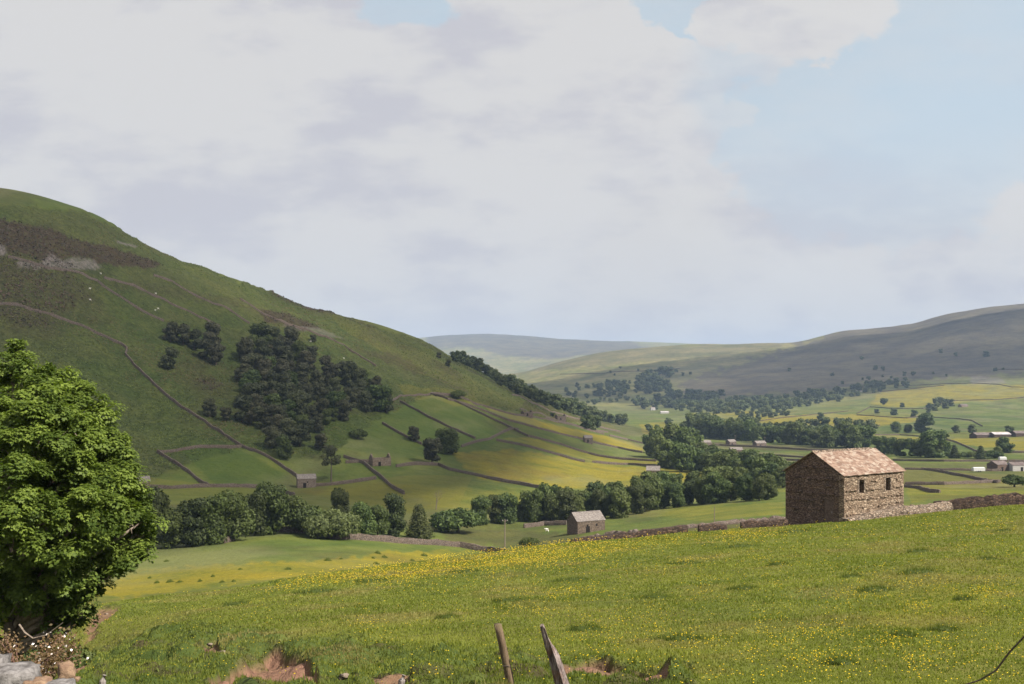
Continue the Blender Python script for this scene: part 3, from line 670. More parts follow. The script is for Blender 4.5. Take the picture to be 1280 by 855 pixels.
for px, py, hp, k, lab in [(1158,541,26,'river','big dark solitary round tree in the fields above the lane'), (1167,572,36,'river','tall pale-topped tree at the end of the dark clump by the lane'),
    (1193,573,17,'conifer','small brownish conifer right by the lane wall'.replace('right ','')), (1204,573,9,'bush','low bush next to the small brownish conifer'),
    (1217,573,10,'bush','low bush before the narrow dark conifer'), (1226,574,17,'conifer','narrow dark conifer between two low bushes by the lane'), (1242,573,12,'bush','low round bush beside the farm lane'),
    (1256,566,20,'river','open green tree rising behind the farm sheds'), (1247,572,14,'river','small tree leaning over the corner of the farm sheds'), (1120,541,14,'river','low dark tree west of the big solitary round tree'), (1135,541,11,'river','flat dark bushy tree touching the big solitary round tree'),
    (1173,507,12,'far','dark tree at the foot of the hillside gully'), (1026,524,9,'far','small round tree alone on the yellow hillside field'), (1008,530,7,'far','tiny tree lower on the yellow hillside field'),
    (1118,519,9,'far','round hedge tree above the long yellow field, western one'), (1142,521,9,'far','round hedge tree above the long yellow field, eastern one'), (1096,517,6,'far','low hedge tree at the western end of the hill hedge'),
    (1104,506,9,'far','small tree at the bend of the hill hedge'), (1128,509,6,'far','low scrubby tree on the line of the upper hill hedge'), (1160,517,7,'far','spreading thorn below the hillside gully'),
    (1233,446,8,'far','dark dot of a tree high on the moorland edge'), (1195,445,5,'far','very small thorn on the moor west of the dark one'), (1040,470,5,'far','tiny lone thorn on the shaded moor'), (1195,541,10,'far','round tree at the western end of the long farm shed'), (1215,541,11,'far','tree between the hill farm sheds'),(1262,541,10,'far','tree at the eastern end of the long farm shed')]:
    tree(px, py, hp, k, 'conifer_tree' if k == 'conifer' else ('lane_bush' if k == 'bush' else 'field_tree'), lab, 'bush' if k == 'bush' else 'tree', ymin=560, wf=1.25, parts=False)
tree(1268, 609, 18, 'bush', 'round_bush', 'wide dark bush standing in the field in front of the farm sheds', 'bush', ymin=250, wf=1.25)
# wood along the back of the ridge
for k, (pts, h0, h1) in enumerate([([(570,452),(600,464),(622,479),(645,491),(670,501),(700,512),(722,519),(748,528)], 11, 16), ([(574,450),(610,467),(650,488),(690,503),(730,517),(765,528)], 10, 15)]):
    belt(pts, 6.5, h0, h1, 'far', 'ridge_tree', 'dark tree of the narrow wood running down the back of the ridge', 'trees of the ridge wood', 900, 1500, 41 + k, 1.1, 1.5)
belt([(733,537),(741,538),(748,537)], 6, 17, 22, 'far', 'spur_tree', 'larger tree clump at the foot of the ridge wood', 'larger trees at the foot of the ridge wood', 700, 1500, 44, 1.)
belt([(755,527),(770,530),(785,532)], 7, 10, 15, 'far', 'spur_tree', 'larger tree clump at the foot of the ridge wood', 'larger trees at the foot of the ridge wood', 900, 1500, 45, 1.)
tree(690, 521, 6, 'far', 'wallside_bush', 'tiny bush beside the upper ruined field house', 'bush', ymin=600, parts=False, wf=1.2)
# valley trees further up
for i, (poly, n, h0, h1, kk, nm, lab, grp) in enumerate([
    ([(800,470),(838,466),(836,492),(800,494)], 15, 11, 15, ['far'], 'plantation_tree', 'dark tree of the square plantation on the shaded hillside', 'trees of the hillside plantation'),
    ([(742,490),(760,482),(784,480),(782,494),(744,498)], 16, 6, 10, ['far'], 'gill_tree', 'small tree along the gill running down the sunlit far slope', 'trees of the sunlit far gill'),
    ([(790,506),(830,498),(880,494),(900,502),(860,512),(800,512)], 30, 8, 13, ['far'], 'hamlet_tree', 'dark tree above the white cottage up the valley', 'trees above the white cottage'),
    ([(838,513),(880,506),(960,500),(1000,506),(960,514),(880,518)], 52, 7, 12, ['far', 'farpale'], 'parkland_tree', 'scattered light tree among the small valley-head fields', 'scattered trees of the valley head'),
    ([(868,500),(905,492),(910,498),(880,506)], 8, 7, 11, ['far'], 'hollow_tree', 'dark tree in the hollow under the shaded moor', 'trees in the hollow under the moor'),
    ([(940,510),(1000,494),(1060,486),(1130,478),(1140,484),(1060,498),(980,512)], 56, 5, 10, ['far', 'far', 'farpale'], 'hillside_tree', 'small scattered tree on the field edges below the moor', 'scattered trees below the moor'),
    ([(925,522),(980,515),(985,520),(930,527)], 16, 5, 9, ['far'], 'hedge_tree', 'little tree in the hedge over the bright yellow slope', 'hedge trees over the yellow slope'),
    ([(880,508),(960,500),(1040,494),(1060,500),(960,518),(890,520)], 36, 5, 9, ['farpale', 'far'], 'pasture_tree', 'light feathery tree between the little bright fields', 'feathery trees between the bright fields'),
    ([(700,486),(740,480),(800,476),(800,500),(740,508),(705,498)], 34, 4, 8, ['far', 'farpale'], 'slope_scrub', 'small scrubby tree on the foot of the sunlit far slope', 'scrubby trees of the sunlit slope foot'),
    ([(1040,478),(1100,470),(1200,462),(1270,458),(1270,464),(1180,472),(1060,486)], 14, 3, 6, ['far'], 'fieldside_thorn', 'small thorn along the edge between fields and moor', 'thorns between fields and moor'),
    ([(1160,512),(1190,504),(1192,508),(1168,516)], 6, 7, 10, ['far'], 'gully_tree', 'scrubby tree filling the hillside gully near the pink ruin', 'trees of the hillside gully'),
    ([(810,540),(835,520),(845,532),(826,548)], 5, 7, 11, ['far'], 'lowland_tree', 'small tree on the green knoll by the river corner', 'small trees of the green knoll'),
    ([(700,475),(760,462),(820,455),(880,470),(780,478)], 9, 3, 5, ['far'], 'distant_thorn', 'speck of a thorn tree on the sunlit far slope', 'thorns on the sunlit far slope'),
    ([(880,460),(1000,450),(1200,440),(1260,452),(1000,480),(880,488)], 5, 3, 6, ['far'], 'moorland_thorn', 'speck of a thorn tree on the shaded moor', 'thorns on the shaded moor')]):
    for x, y in scatter(poly, n, 6.5, 3.4, 60 + i):
        tree(x, y, random.uniform(h0, h1), random.choice(kk), nm, lab, group=grp, ymin=1000, parts=False, wf=random.uniform(1.1, 1.4))
# bare dead tree
def bare_tree(px, py, hp):
    x, y, z = hit(px, py, 120, 480); H = hp / F * y; r = random.Random(5); e = obj('dead_tree', None, None, (x, y, z))
    m = MB(); m.tube([(0, 0, -.3), (.1, 0, H * .2), (.35, 0, H * .45)], [.22, .17, .13], 6); obj('trunk', m.mesh('dead_trunk', twig), e)
    b = MB()
    def grow(p, d, L, rad, k):
        q = p + d * L; b.tube([p, p.lerp(q, .5) + Vector((r.uniform(-.1, .1), 0, 0)) * L, q], [rad, rad * .8, rad * .5], 4)
        if k:
            for _ in range(3): grow(q, (d + Vector((r.uniform(-.8, .8), r.uniform(-.8, .8), r.uniform(-.1, .5)))).normalized(), L * r.uniform(.55, .8), rad * .55, k - 1)
    for _ in range(4): grow(Vector((.1 + r.uniform(0, .25), 0, H * r.uniform(.2, .45))), Vector((r.uniform(-.7, .7), r.uniform(-.5, .5), .8)).normalized(), H * .2, .08, 3)
    obj('branches', b.mesh('dead_branches', twig), e)
    tag(e, 'bare leafless tree with a pale crooked trunk in the pasture', 'dead tree')
bare_tree(545, 637, 30)

# ---------------------------------------------------------------- drystone walls
def wall(pts, label, h=1.4, wd=.55, mat=None, ymin=9., ymax=1e5, step=None, ruin=.0, group=None, world=False, name='drystone_wall', seed=1):
    P_ = pts if world else [hit(p[0], p[1], p[2] if len(p) > 2 else ymin, ymax)[:2] for p in pts]
    P_ = [Vector((p[0], p[1])) for p in P_]
    out = []
    for a, b in zip(P_, P_[1:]):
        L = (b - a).length; st = step or max(.8, min(4., a.y / 160)); n = max(1, int(L / st))
        for i in range(n): out.append(a.lerp(b, i / n))
    out.append(P_[-1]); r = random.Random(seed + len(out)); o = out[0]; oz = float(ground(o.x, o.y))
    v = []; f = []; wob = 0
    for i, p in enumerate(out):
        d = (out[min(i+1, len(out)-1)] - out[max(i-1, 0)]); d = d.normalized() if d.length else Vector((1, 0)); nrm = Vector((-d.y, d.x))
        z = float(ground(p.x, p.y)); k = p.y / 200
        hh = (h if not isinstance(h, tuple) else h[0] + (h[1] - h[0]) * min(1, 2.2 * i / len(out))) * (1 + r.uniform(-.10, .10)) * (1 - ruin * abs(r.gauss(0, .5)) if ruin else 1); hh = max(.3, hh)
        jx = r.uniform(-.06, .06); w0 = wd * .62; w1 = wd * .36
        for s, ww, zz in ((-1, w0, -.5), (-1, w0 * .92, hh * .5), (-1, w1, hh), (1, w1, hh + r.uniform(-.07, .07)), (1, w0 * .92, hh * .5), (1, w0, -.5)):
            q = p + nrm * (s * ww + jx); v.append((q.x - o.x, q.y - o.y, z + zz - oz))
        if i:
            b0 = (i - 1) * 6; b1 = i * 6
            for k in range(5): f.append((b0 + k, b1 + k, b1 + k + 1, b0 + k + 1))
    n = len(out) - 1; f.append((0, 1, 2, 3, 4, 5)); f.append(tuple(n * 6 + k for k in (5, 4, 3, 2, 1, 0)))
    e = obj(name, mesh_of(name, v, f, mat or wall_stone), None, (o.x, o.y, oz)); tag(e, label, 'stone wall', group, 'thing'); return e
FE = dict(ymin=330, ymax=1500)
WALLS = [
 ([(-60,376),(0,381),(60,393),(100,407),(130,421),(152,431),(159,437),(157,444),(178,467),(222,506),(262,533),(300,558),(338,574),(372,597)], 'long grey wall zigzagging from the upper fell down to the small pale barn', FE),
 ([(196,566),(235,562),(280,560),(302,560)], 'top wall of the stone fold on the lower fell', FE),
 ([(197,566),(215,577),(240,594),(262,609)], 'slanting western wall of the stone fold', FE),
 ([(172,610),(215,611),(262,609),(300,609),(345,612),(368,620)], 'level wall along the foot of the fell under the stone fold', FE),
 ([(10,322),(60,336),(122,352),(160,378),(205,402)], 'broken brownish wall falling across the fell under the heather', FE),
 ([(130,348),(180,364),(232,388),(275,408)], 'second broken wall running parallel below the heather', FE),
 ([(192,345),(215,352),(244,370),(290,390),(312,405)], 'broken wall starting at the eastern tip of the heather', FE),
 ([(300,374),(345,400),(380,412),(430,432),(470,458)], 'old wall on the upper fell above the dense wood', FE),
 ([(395,608),(430,605),(452,602),(470,599)], 'wall running from the small pale barn past the pine', FE),
 ([(430,572),(455,580),(474,595),(490,610),(505,618)], 'wall dropping from the roofless barn towards the hedgerow', FE),
 ([(432,579),(450,578),(470,578)], 'pale broken wall joining the roofless barn from the pine side', FE),
 ([(495,584),(520,581),(548,582),(562,588),(600,596),(650,606),(702,614)], 'wall from the roofless barn along the lower edge of the yellow hay meadow', FE),
 ([(485,505),(497,498),(520,495),(545,493),(570,496)], 'pale tumbledown intake wall at the head of the pastures', FE),
 ([(500,503),(520,513),(535,522),(560,534),(585,545),(594,549)], 'pasture wall running from the intake wall to the light junction wall', FE),
 ([(478,530),(495,540),(512,549),(527,556)], 'short wall between the wood edge and the pasture tree', FE),
 ([(538,493),(560,500),(585,507),(610,516),(635,526),(672,536),(700,543),(722,548),(772,560),(803,566)], 'long dividing wall slanting through the middle of the striped hay fields', FE),
 ([(545,492),(585,501),(620,513),(642,519),(680,524),(720,533),(755,543)], 'upper hay field wall passing below the two ruined field houses', FE),
 ([(762,545),(785,550),(805,555),(812,557)], 'short end of the upper hay field wall near the river trees', FE),
 ([(560,499),(590,512),(630,531),(660,546),(700,556),(735,567),(785,575),(820,577)], 'second dividing wall slanting through the striped hay fields', FE),
 ([(577,559),(595,553),(611,550),(625,543),(638,537),(648,538)], 'light coloured wall crossing between the pastures and hay fields', FE),
 ([(620,551),(660,559),(700,570),(731,578)], 'third dividing wall just above the big yellow hay meadow', FE),
 ([(740,578),(785,581),(825,584),(850,586)], 'dark broken line of wall over the hay meadow towards the river', FE),
 ([(650,512),(690,524),(725,534),(760,541)], 'ruinous wall linking the two ruined field houses', FE),
 ([(640,494),(668,505),(700,518),(740,532),(775,540)], 'wall below the narrow ridge wood', dict(ymin=600, ymax=1500)),
 ([(265,680),(280,679),(292,676)], 'short piece of stone wall under the hedgerow trees', dict(ymin=120, ymax=330)),
 ([(306,668),(345,665),(385,667),(420,674),(450,675),(500,679),(540,681),(575,684),(610,690),(640,694)], 'long wall curving below the near hedgerow to the power pole', dict(ymin=120, ymax=330)),
 ([(655,660),(680,657),(708,656)], 'low wall reaching the small slate-roofed barn', dict(ymin=200, ymax=420)),
 ([(861,556),(900,557),(960,560),(1010,563),(1062,564)], 'dark wall under the row of little barns', dict(ymin=600, ymax=1500)),
 ([(868,563),(930,568),(1000,572),(1012,573)], 'wall between the pale strips below the little barns', dict(ymin=500, ymax=1500)),
 ([(888,574),(950,574),(1016,577)], 'lowest wall of the pale strips near the river bend', dict(ymin=400, ymax=1300)),
 ([(1116,576),(1180,577),(1240,577),(1400,579)], 'lane wall crossing the fields east of the big barn', dict(ymin=400, ymax=1300)),
 ([(1131,587),(1180,588),(1240,589),(1252,589)], 'straight field wall leading to the farm sheds', dict(ymin=330, ymax=1300)),
 ([(1152,587),(1185,592),(1215,598),(1247,604)], 'dark wall slanting across the fields towards the wide bush', dict(ymin=300, ymax=1300)),
 ([(1131,606),(1180,606),(1250,603)], 'pale low wall in the field under the slanting one', dict(ymin=280, ymax=1300)),
 ([(1131,609),(1150,611),(1165,616),(1175,616)], 'short dark wall stub in the field behind the tumbled wall', dict(ymin=280, ymax=1300)),
 ([(1094,544),(1125,544),(1142,545),(1160,547),(1180,549),(1192,552),(1204,557),(1226,567)], 'curving dark wall above the lane conifers', dict(ymin=500, ymax=1600)),
 ([(1230,566),(1280,566),(1400,566)], 'dark wall behind the farm sheds', dict(ymin=500, ymax=1600)),
 ([(1071,517),(1087,509),(1118,511),(1154,511),(1175,506),(1195,501)], 'hill wall above the middle yellow fields', dict(ymin=1100, ymax=3000)),
 ([(1071,519),(1101,521),(1134,523),(1160,519)], 'hill wall under the round hedge trees', dict(ymin=1000, ymax=3000)),
 ([(1168,522),(1200,524),(1215,526),(1228,533)], 'hill wall curling down to the long farm shed', dict(ymin=1000, ymax=3000)),
 ([(1120,483),(1179,480),(1215,479),(1250,481),(1265,484),(1400,486)], 'wall over the top of the highest yellow field', dict(ymin=1400, ymax=3300)),
 ([(1190,501),(1242,500),(1280,497),(1400,494)], 'wall along the lower edge of the highest yellow field', dict(ymin=1400, ymax=3000)),
 ([(1100,490),(1140,486),(1180,482)], 'faint wall between the upper pale fields', dict(ymin=1400, ymax=3300)),
 ([(1243,462),(1270,462),(1400,464)], 'dark straight wall on the edge of the moor', dict(ymin=1400, ymax=3300)),
 ([(700,468),(760,466),(810,464),(850,461)], 'far boundary wall drawn across the sunlit slope', dict(ymin=1800, ymax=4300, h=1.8, wd=1.)),
 ([(930,529),(980,522),(1020,518),(1060,514)], 'wall on the crest of the bright yellow slope', dict(ymin=1000, ymax=3000)),
 ([(1000,546),(1050,537),(1100,532)], 'wall across the lower yellow slope', dict(ymin=1000, ymax=3000)),
]
for i, (pts, lab, kw) in enumerate(WALLS):
    kw = dict(kw); far_ = kw['ymin'] >= 1000
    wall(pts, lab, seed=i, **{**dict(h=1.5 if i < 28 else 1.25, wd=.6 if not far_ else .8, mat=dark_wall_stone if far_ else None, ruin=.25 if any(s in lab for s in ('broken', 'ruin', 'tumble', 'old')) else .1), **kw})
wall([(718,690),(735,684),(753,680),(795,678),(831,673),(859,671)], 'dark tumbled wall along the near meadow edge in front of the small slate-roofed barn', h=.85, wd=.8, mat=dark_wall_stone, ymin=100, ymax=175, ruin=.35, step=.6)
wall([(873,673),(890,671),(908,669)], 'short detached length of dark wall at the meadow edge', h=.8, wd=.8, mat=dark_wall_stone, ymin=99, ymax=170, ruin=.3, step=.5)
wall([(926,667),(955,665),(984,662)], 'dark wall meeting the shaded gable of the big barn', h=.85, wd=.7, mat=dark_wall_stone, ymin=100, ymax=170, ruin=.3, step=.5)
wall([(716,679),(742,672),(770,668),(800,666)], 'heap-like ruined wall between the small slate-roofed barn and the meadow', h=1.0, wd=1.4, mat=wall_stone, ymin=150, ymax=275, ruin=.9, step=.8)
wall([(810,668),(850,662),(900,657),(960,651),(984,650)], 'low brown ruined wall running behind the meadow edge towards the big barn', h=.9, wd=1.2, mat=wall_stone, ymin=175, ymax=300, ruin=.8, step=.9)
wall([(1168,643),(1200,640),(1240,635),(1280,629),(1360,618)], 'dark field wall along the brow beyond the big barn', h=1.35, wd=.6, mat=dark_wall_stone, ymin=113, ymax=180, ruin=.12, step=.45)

# ---------------------------------------------------------------- barns
def barn(px, py, w, l, eave, rise, ang, label, wmat, rmat, y=None, ymin=200., ymax=2000., roof=True, door='front', name='field_barn', cat='barn', wins=0, sc=1.):
    """near corner at (px,py); long side runs along bearing ang, gable side goes off to its left"""
    if y is None: x, y, z = hit(px, py, ymin, ymax)
    else: x = (px - 640) / F * y; z = -(py - YH) / F * y
    e = obj(name, None, None, (x, y, z), 0)
    A = Vector((math.sin(ang), math.cos(ang), 0)); B = Vector((-math.cos(ang), math.sin(ang), 0)); Zv = Vector((0, 0, 1))
    Mx = Matrix((A, B, Zv)).transposed()      # local x along the long side, local y along the gable
    e.rotation_euler = Mx.to_euler(); tag(e, label, cat)
    dep = -2.0; t_ = .5
    m = MB()
    m.box(0, l, 0, t_, dep, eave); m.box(0, l, w - t_, w, dep, eave)
    for x0 in (0, l - t_):
        x1 = x0 + t_; a0 = t_; a1 = w - t_; rr = rise * (1 - abs(w/2 - t_) / (w/2))
        m.add([(x0,a0,dep),(x1,a0,dep),(x1,a1,dep),(x0,a1,dep),(x0,a0,eave+rr),(x1,a0,eave+rr),(x1,a1,eave+rr),(x0,a1,eave+rr),(x0,w/2,eave+rise-.05),(x1,w/2,eave+rise-.05)],
              [(0,3,2,1),(0,4,8,7,3),(1,2,6,9,5),(0,1,5,4),(2,3,7,6),(4,5,9,8),(8,9,6,7)])
    obj('wall', m.mesh('barn_wall', wmat), e)
    if roof:
        for s in (0, 1):
            q = MB(); n = 5 if eave < 3.5 else 13; ov = .22; sl = math.hypot(w/2, rise); r = random.Random(int(px))
            for k in range(n):      # overlapping slate courses, each standing proud of the one above
                f0 = k / n - (.03 if k == 0 else .0); f1 = (k + 1.25) / n if k < n - 1 else 1.0
                def pt(f_, lift, xx): 
                    yy = f_ * w/2; zz = eave + f_ * rise + lift
                    return (xx, yy if s == 0 else w - yy, zz)
                nx = max(2, int(l / 1.2)); 
                for i in range(nx):
                    xa = -ov + (l + 2*ov) * i / nx; xb = -ov + (l + 2*ov) * (i + 1) / nx; dz = r.uniform(-.012, .012) * (2 if n > 6 else 1)
                    v8 = [pt(f0, .075 + dz, xa), pt(f0, .075 + dz, xb), pt(f1, .045 + dz * .5, xb), pt(f1, .045 + dz * .5, xa), pt(f0, .005, xa), pt(f0, .005, xb), pt(f1, -.02, xb), pt(f1, -.02, xa)]
                    q.add(v8, [(0,1,2,3),(7,6,5,4),(0,4,5,1),(1,5,6,2),(2,6,7,3),(3,7,4,0)])
            obj('roof', q.mesh('slate_roof', rmat), e)
        q = MB(); n = max(4, int(l / .55)); r = random.Random(3)
        for i in range(n):
            xa = -.2 + (l + .4) * i / n; xb = xa + (l + .4) / n - .03; z0 = eave + rise + r.uniform(.04, .09)
            q.add([(xa, w/2-.2, z0-.09), (xb, w/2-.2, z0-.09), (xb, w/2, z0+.07), (xa, w/2, z0+.07), (xa, w/2+.2, z0-.09), (xb, w/2+.2, z0-.09)], [(0,1,2,3),(3,2,5,4),(0,3,4),(1,5,2),(0,4,5,1)])
        obj('ridge_tiles', q.mesh('ridge_tiles', pale_stone if eave > 4 else rmat), e)
    if door == 'front':
        q = MB(); q.box(l*.3, l*.3 + 1.3, -.03, .1, -.1, 2.0); obj('door', q.mesh('painted_doorway_dark', opening_shade_tyre), e)  # near-black slab paints the dark of an open doorway
    elif door == 'gable':
        q = MB(); q.box(-.03, .1, w*.45, w*.45 + 1.2, .0, 2.0); obj('door', q.mesh('painted_doorway_dark', opening_shade_tyre), e)
    for k in range(wins):
        q = MB(); cx = l * (k + 1) / (wins + 1); q.box(cx, cx + .5, -.03, .1, eave * .55, eave * .55 + .6); obj('window', q.mesh('painted_window_dark', opening_shade_tyre), e)  # near-black slab paints the dark of a window opening
    return e
D = R
# the big barn: walls with real openings
def big_barn():
    y = 101.; px = 1055; x = (px - 640) / F * y; z = -(653 - YH) / F * y; w_, l, eave, rise = 7.4, 10.1, 4.75, 2.15; ang = R(55)
    e = obj('stone_barn', None, None, (x, y, z)); A = Vector((math.sin(ang), math.cos(ang), 0)); B = Vector((-math.cos(ang), math.sin(ang), 0))
    e.rotation_euler = Matrix((A, B, Vector((0, 0, 1)))).transposed().to_euler()
    tag(e, 'large two-storey stone field barn with reddish stone-slate roof on the brow of the meadow', 'barn')
    dep = -3.0; t_ = .6; wz0, wz1 = 2.75, 4.15; wn = [(2.45, 3.3), (6.95, 7.8)]
    m = MB(); xs = [0]
    m.box(0, l, 0, t_, dep, wz0); m.box(0, l, 0, t_, wz1, eave)
    prev = 0
    for a, b in wn + [(l, l)]: m.box(prev, a, .0, t_, wz0, wz1); prev = b
    m.box(t_, l - t_, w_ - t_, w_, dep, eave)
    FW = m
    dy0, dy1, dz = 1.3, 2.5, 2.15
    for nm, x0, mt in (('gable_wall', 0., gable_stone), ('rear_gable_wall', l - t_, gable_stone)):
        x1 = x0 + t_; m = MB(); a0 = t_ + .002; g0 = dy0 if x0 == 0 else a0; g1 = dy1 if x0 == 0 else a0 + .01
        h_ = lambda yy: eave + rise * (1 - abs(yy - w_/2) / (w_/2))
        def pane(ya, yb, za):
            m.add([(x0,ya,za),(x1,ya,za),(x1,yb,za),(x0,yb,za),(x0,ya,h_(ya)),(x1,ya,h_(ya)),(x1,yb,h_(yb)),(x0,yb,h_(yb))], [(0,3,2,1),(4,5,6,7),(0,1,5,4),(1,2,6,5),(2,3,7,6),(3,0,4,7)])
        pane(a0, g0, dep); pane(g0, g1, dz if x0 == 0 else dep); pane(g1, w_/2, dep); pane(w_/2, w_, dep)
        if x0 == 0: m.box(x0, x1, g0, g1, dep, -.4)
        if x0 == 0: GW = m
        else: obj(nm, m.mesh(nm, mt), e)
    # corner stones
    q = MB(); r = random.Random(9); zz = -2.6
    while zz < eave - .1:
        hh = r.uniform(.22, .34); a = r.uniform(.35, .75); b = r.uniform(.3, .6); q.box(-.018, a, -.018, .3, zz, min(zz + hh - .02, eave - .05)); q.box(l - b, l + .018, -.018, .3, zz, min(zz + hh - .02, eave - .05)); zz += hh
    obj('quoins', q.mesh('quoins', barn_stone), e)
    # through-stones that jut from the wall in rough rows
    for nm, rows, gab in (('through_stones', [(.62, .97), (1.35, .6), (2.15, .9), (3.05, .9), (3.9, .45)], False), ('gable_through_stones', [(.9, .8), (1.8, .7), (2.6, .85), (3.4, .6), (4.1, .85), (5.3, .7)], True)):
        q = GW if gab else FW
        for zr, dens in rows:
            u = .3; top = w_ if gab else l
            while u < top - .4:
                L = r.uniform(.25, .6); zj = zr + r.uniform(-.06, .06) + .05 * math.sin(u)
                ok = r.random() < dens
                if gab and (zj > eave + rise * (1 - abs(u + L/2 - w_/2) / (w_/2)) - .4 or (dy0 - .6 < u < dy1 and zj < dz + .2)): ok = False
                if not gab and any(a - .6 < u < b + .1 for a, b in wn) and wz0 - .1 < zj < wz1 + .1: ok = False
                if ok:
                    pr = r.uniform(.13, .26) if gab else r.uniform(.07, .15); hgt = r.uniform(.07, .11)
                    if gab: q.box(-pr, .1, u, u + L, zj, zj + hgt)
                    else: q.box(u, u + L, -pr, .1, zj, zj + hgt)
                u += L + r.uniform(.02, .25)
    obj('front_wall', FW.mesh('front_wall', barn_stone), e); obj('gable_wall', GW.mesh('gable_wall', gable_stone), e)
    for a, b in wn:
        f = MB(); f.box(a - .02, b + .02, .06, .3, wz0 - .14, wz0 + .02); wdw = obj('window', f.mesh('window_sill', barn_stone), e)
        f = MB(); f.box(a - .25, b + .25, -.03, .35, wz1 - .02, wz1 + .17); obj('lintel', f.mesh('lintel', barn_stone), wdw)
        f = MB(); f.box(a - .26, a + .02, -.025, .3, wz0 + .02, wz1 - .02); f.box(b - .02, b + .16, -.02, .3, wz0 + .02, wz1 - .02); obj('jamb', f.mesh('jamb', pale_stone), wdw)
        f = MB(); f.box(a - .02, b + .02, .42, .5, wz0, wz1); obj('shutter', f.mesh('shutter', dark_wood), wdw)
    d = MB()
    for k in range(6): d.box(.08 + .005 * (k % 2), .14 + .005 * (k % 2), dy0 + .02 + k * .196, dy0 + .02 + k * .196 + .185, -.4, dz - .03)
    dd = obj('door', d.mesh('plank_door', door_wood), e)
    f = MB(); f.box(-.03, .4, dy0 - .25, dy1 + .25, dz, dz + .22); obj('lintel', f.mesh('door_lintel', gable_stone), dd)
    f = MB(); f.box(.05, .078, dy0 + .15, dy0 + .3, .75, .95); obj('latch', f.mesh('latch', rust), dd)
    # roof: stone slates laid course by course, smaller towards the ridge
    r = random.Random(21)
    for s in (0, 1):
        q = MB(); sl = math.hypot(w_/2 + .25, rise); pos = -.05; k = 0
        while pos < .985:
            gauge = .062 - .028 * pos; f0 = pos; f1 = min(1.0, pos + gauge * 1.5); xx = -.28 + (0 if k % 2 else -.0)
            first = True
            while xx < l + .27:
                wv = r.uniform(.3, .75); xb = min(l + .28, xx + wv); dz_ = r.uniform(-.012, .02)
                if k == 0: pass
                def pt(f_, lift, xq):
                    yy = f_ * w_/2; return (xq, yy if s == 0 else w_ - yy, eave + f_ * rise + lift)
                j = r.uniform(-.006, .006)
                v8 = [pt(f0 + j, .085 + dz_, xx), pt(f0 + j, .085 + dz_ + r.uniform(-.01, .01), xb - .012), pt(f1, .045 + dz_, xb - .012), pt(f1, .045 + dz_, xx), pt(f0 + j, .03, xx), pt(f0 + j, .03, xb - .012), pt(f1, .01, xb - .012), pt(f1, .01, xx)]
                q.add(v8, [(0,1,2,3),(7,6,5,4),(0,4,5,1),(1,5,6,2),(2,6,7,3),(3,7,4,0)]); xx = xb
            pos += gauge; k += 1
        under = [(-.26, -.1, eave - .04), (l + .26, -.1, eave - .04), (l + .26, w_/2, eave + rise), (-.26, w_/2, eave + rise)]
        if s: under = [(a_, w_ - b_, c_) for a_, b_, c_ in under]
        q.add(under, [(0,1,2,3)]); obj('roof', q.mesh('stone_slate_roof', roof_slate), e)
    q = MB(); n = 17
    for i in range(n):
        if i == n - 1: continue
        xa = -.28 + (l + .56) * i / n; xb = xa + (l + .56) / n - .04; z0 = eave + rise + .07 + r.uniform(-.02, .03)
        q.add([(xa, w_/2-.22, z0-.12), (xb, w_/2-.22, z0-.12), (xb, w_/2, z0+.09), (xa, w_/2, z0+.09), (xa, w_/2+.22, z0-.12), (xb, w_/2+.22, z0-.12)], [(0,1,2,3),(3,2,5,4),(0,3,4),(1,5,2),(0,4,5,1)])
    obj('ridge_tiles', q.mesh('ridge_tiles', pale_stone), e)
    return e, Vector((x, y)), Vector((A.x, A.y)), Vector((B.x, B.y))
bb, bo, bA, bB = big_barn()
# pale tumbled wall along its front and beyond
def w2(a, b): p = bo + bA * a + bB * b; return (p.x, p.y)
wall([w2(-.25, -.28), w2(5, -.7), w2(10, -1.0), w2(14, -1.1), w2(16.6, -1.2)], 'pale low rubble wall running from the sunny side of the big barn', h=(.40, 1.05), wd=1.0, mat=pale_stone, world=True, step=.4, ruin=.15)

barn(372, 610, 4.6, 7.5, 3.7, 1.7, R(72), 'small pale square barn at the foot of the fell beside the pine', stone('pinkish_rubble', (.20, .16, .14), (.36, .31, .27), .4, .18, .6, .2), grey_slate, ymin=350, ymax=600, wins=1)
barn(722, 668, 5.6, 9.0, 3.5, 2.2, R(62), 'long low barn with grey slate roof on rough ground near the power pole', stone('brown_rubble', (.13, .10, .08), (.27, .22, .18), .4, .18, .7, .4), grey_slate, ymin=200, ymax=330, wins=2)
barn(808, 598, 5, 6.5, 4.0, 2.0, R(100), 'small gabled barn alone on the lower corner of the yellow hay meadow', wall_stone, grey_slate, ymin=400, ymax=900, door=None)
GB = [(877,558,5,9,R(75),'small stone barn at the western end of the row before the belt of trees'), (912,557,5,7.5,R(60),'tall-looking stone barn in the middle of the row before the belt of trees'),
      (946,559,5.5,10,R(65),'stone barn nearest the ridge of the big barn in the row before the trees'), (914,568,4.5,9,R(80),'low weathered barn in the pale strip below the row of barns'),
      (731,553,4,6,R(75),'little barn surrounded by the striped hay fields')]
for px, py, ww, ll, an, lab in GB: barn(px, py, ww, ll, 3.2, 1.8, an, lab, wall_stone, grey_slate, ymin=560, ymax=1300, door='front')
barn(466, 583, 5, 9, 3.6, 2.2, R(60), 'roofless pale barn ruin with one standing gable among the walls', pale_stone, grey_slate, ymin=380, ymax=650, roof=False, name='ruined_barn', cat='ruin')
barn(1022, 567, 5, 10, 1.9, 1.0, R(80), 'low ruined barn directly above the ridge of the big barn', dark_wall_stone, grey_slate, ymin=560, ymax=1300, roof=False, door=None, name='ruined_barn', cat='ruin')
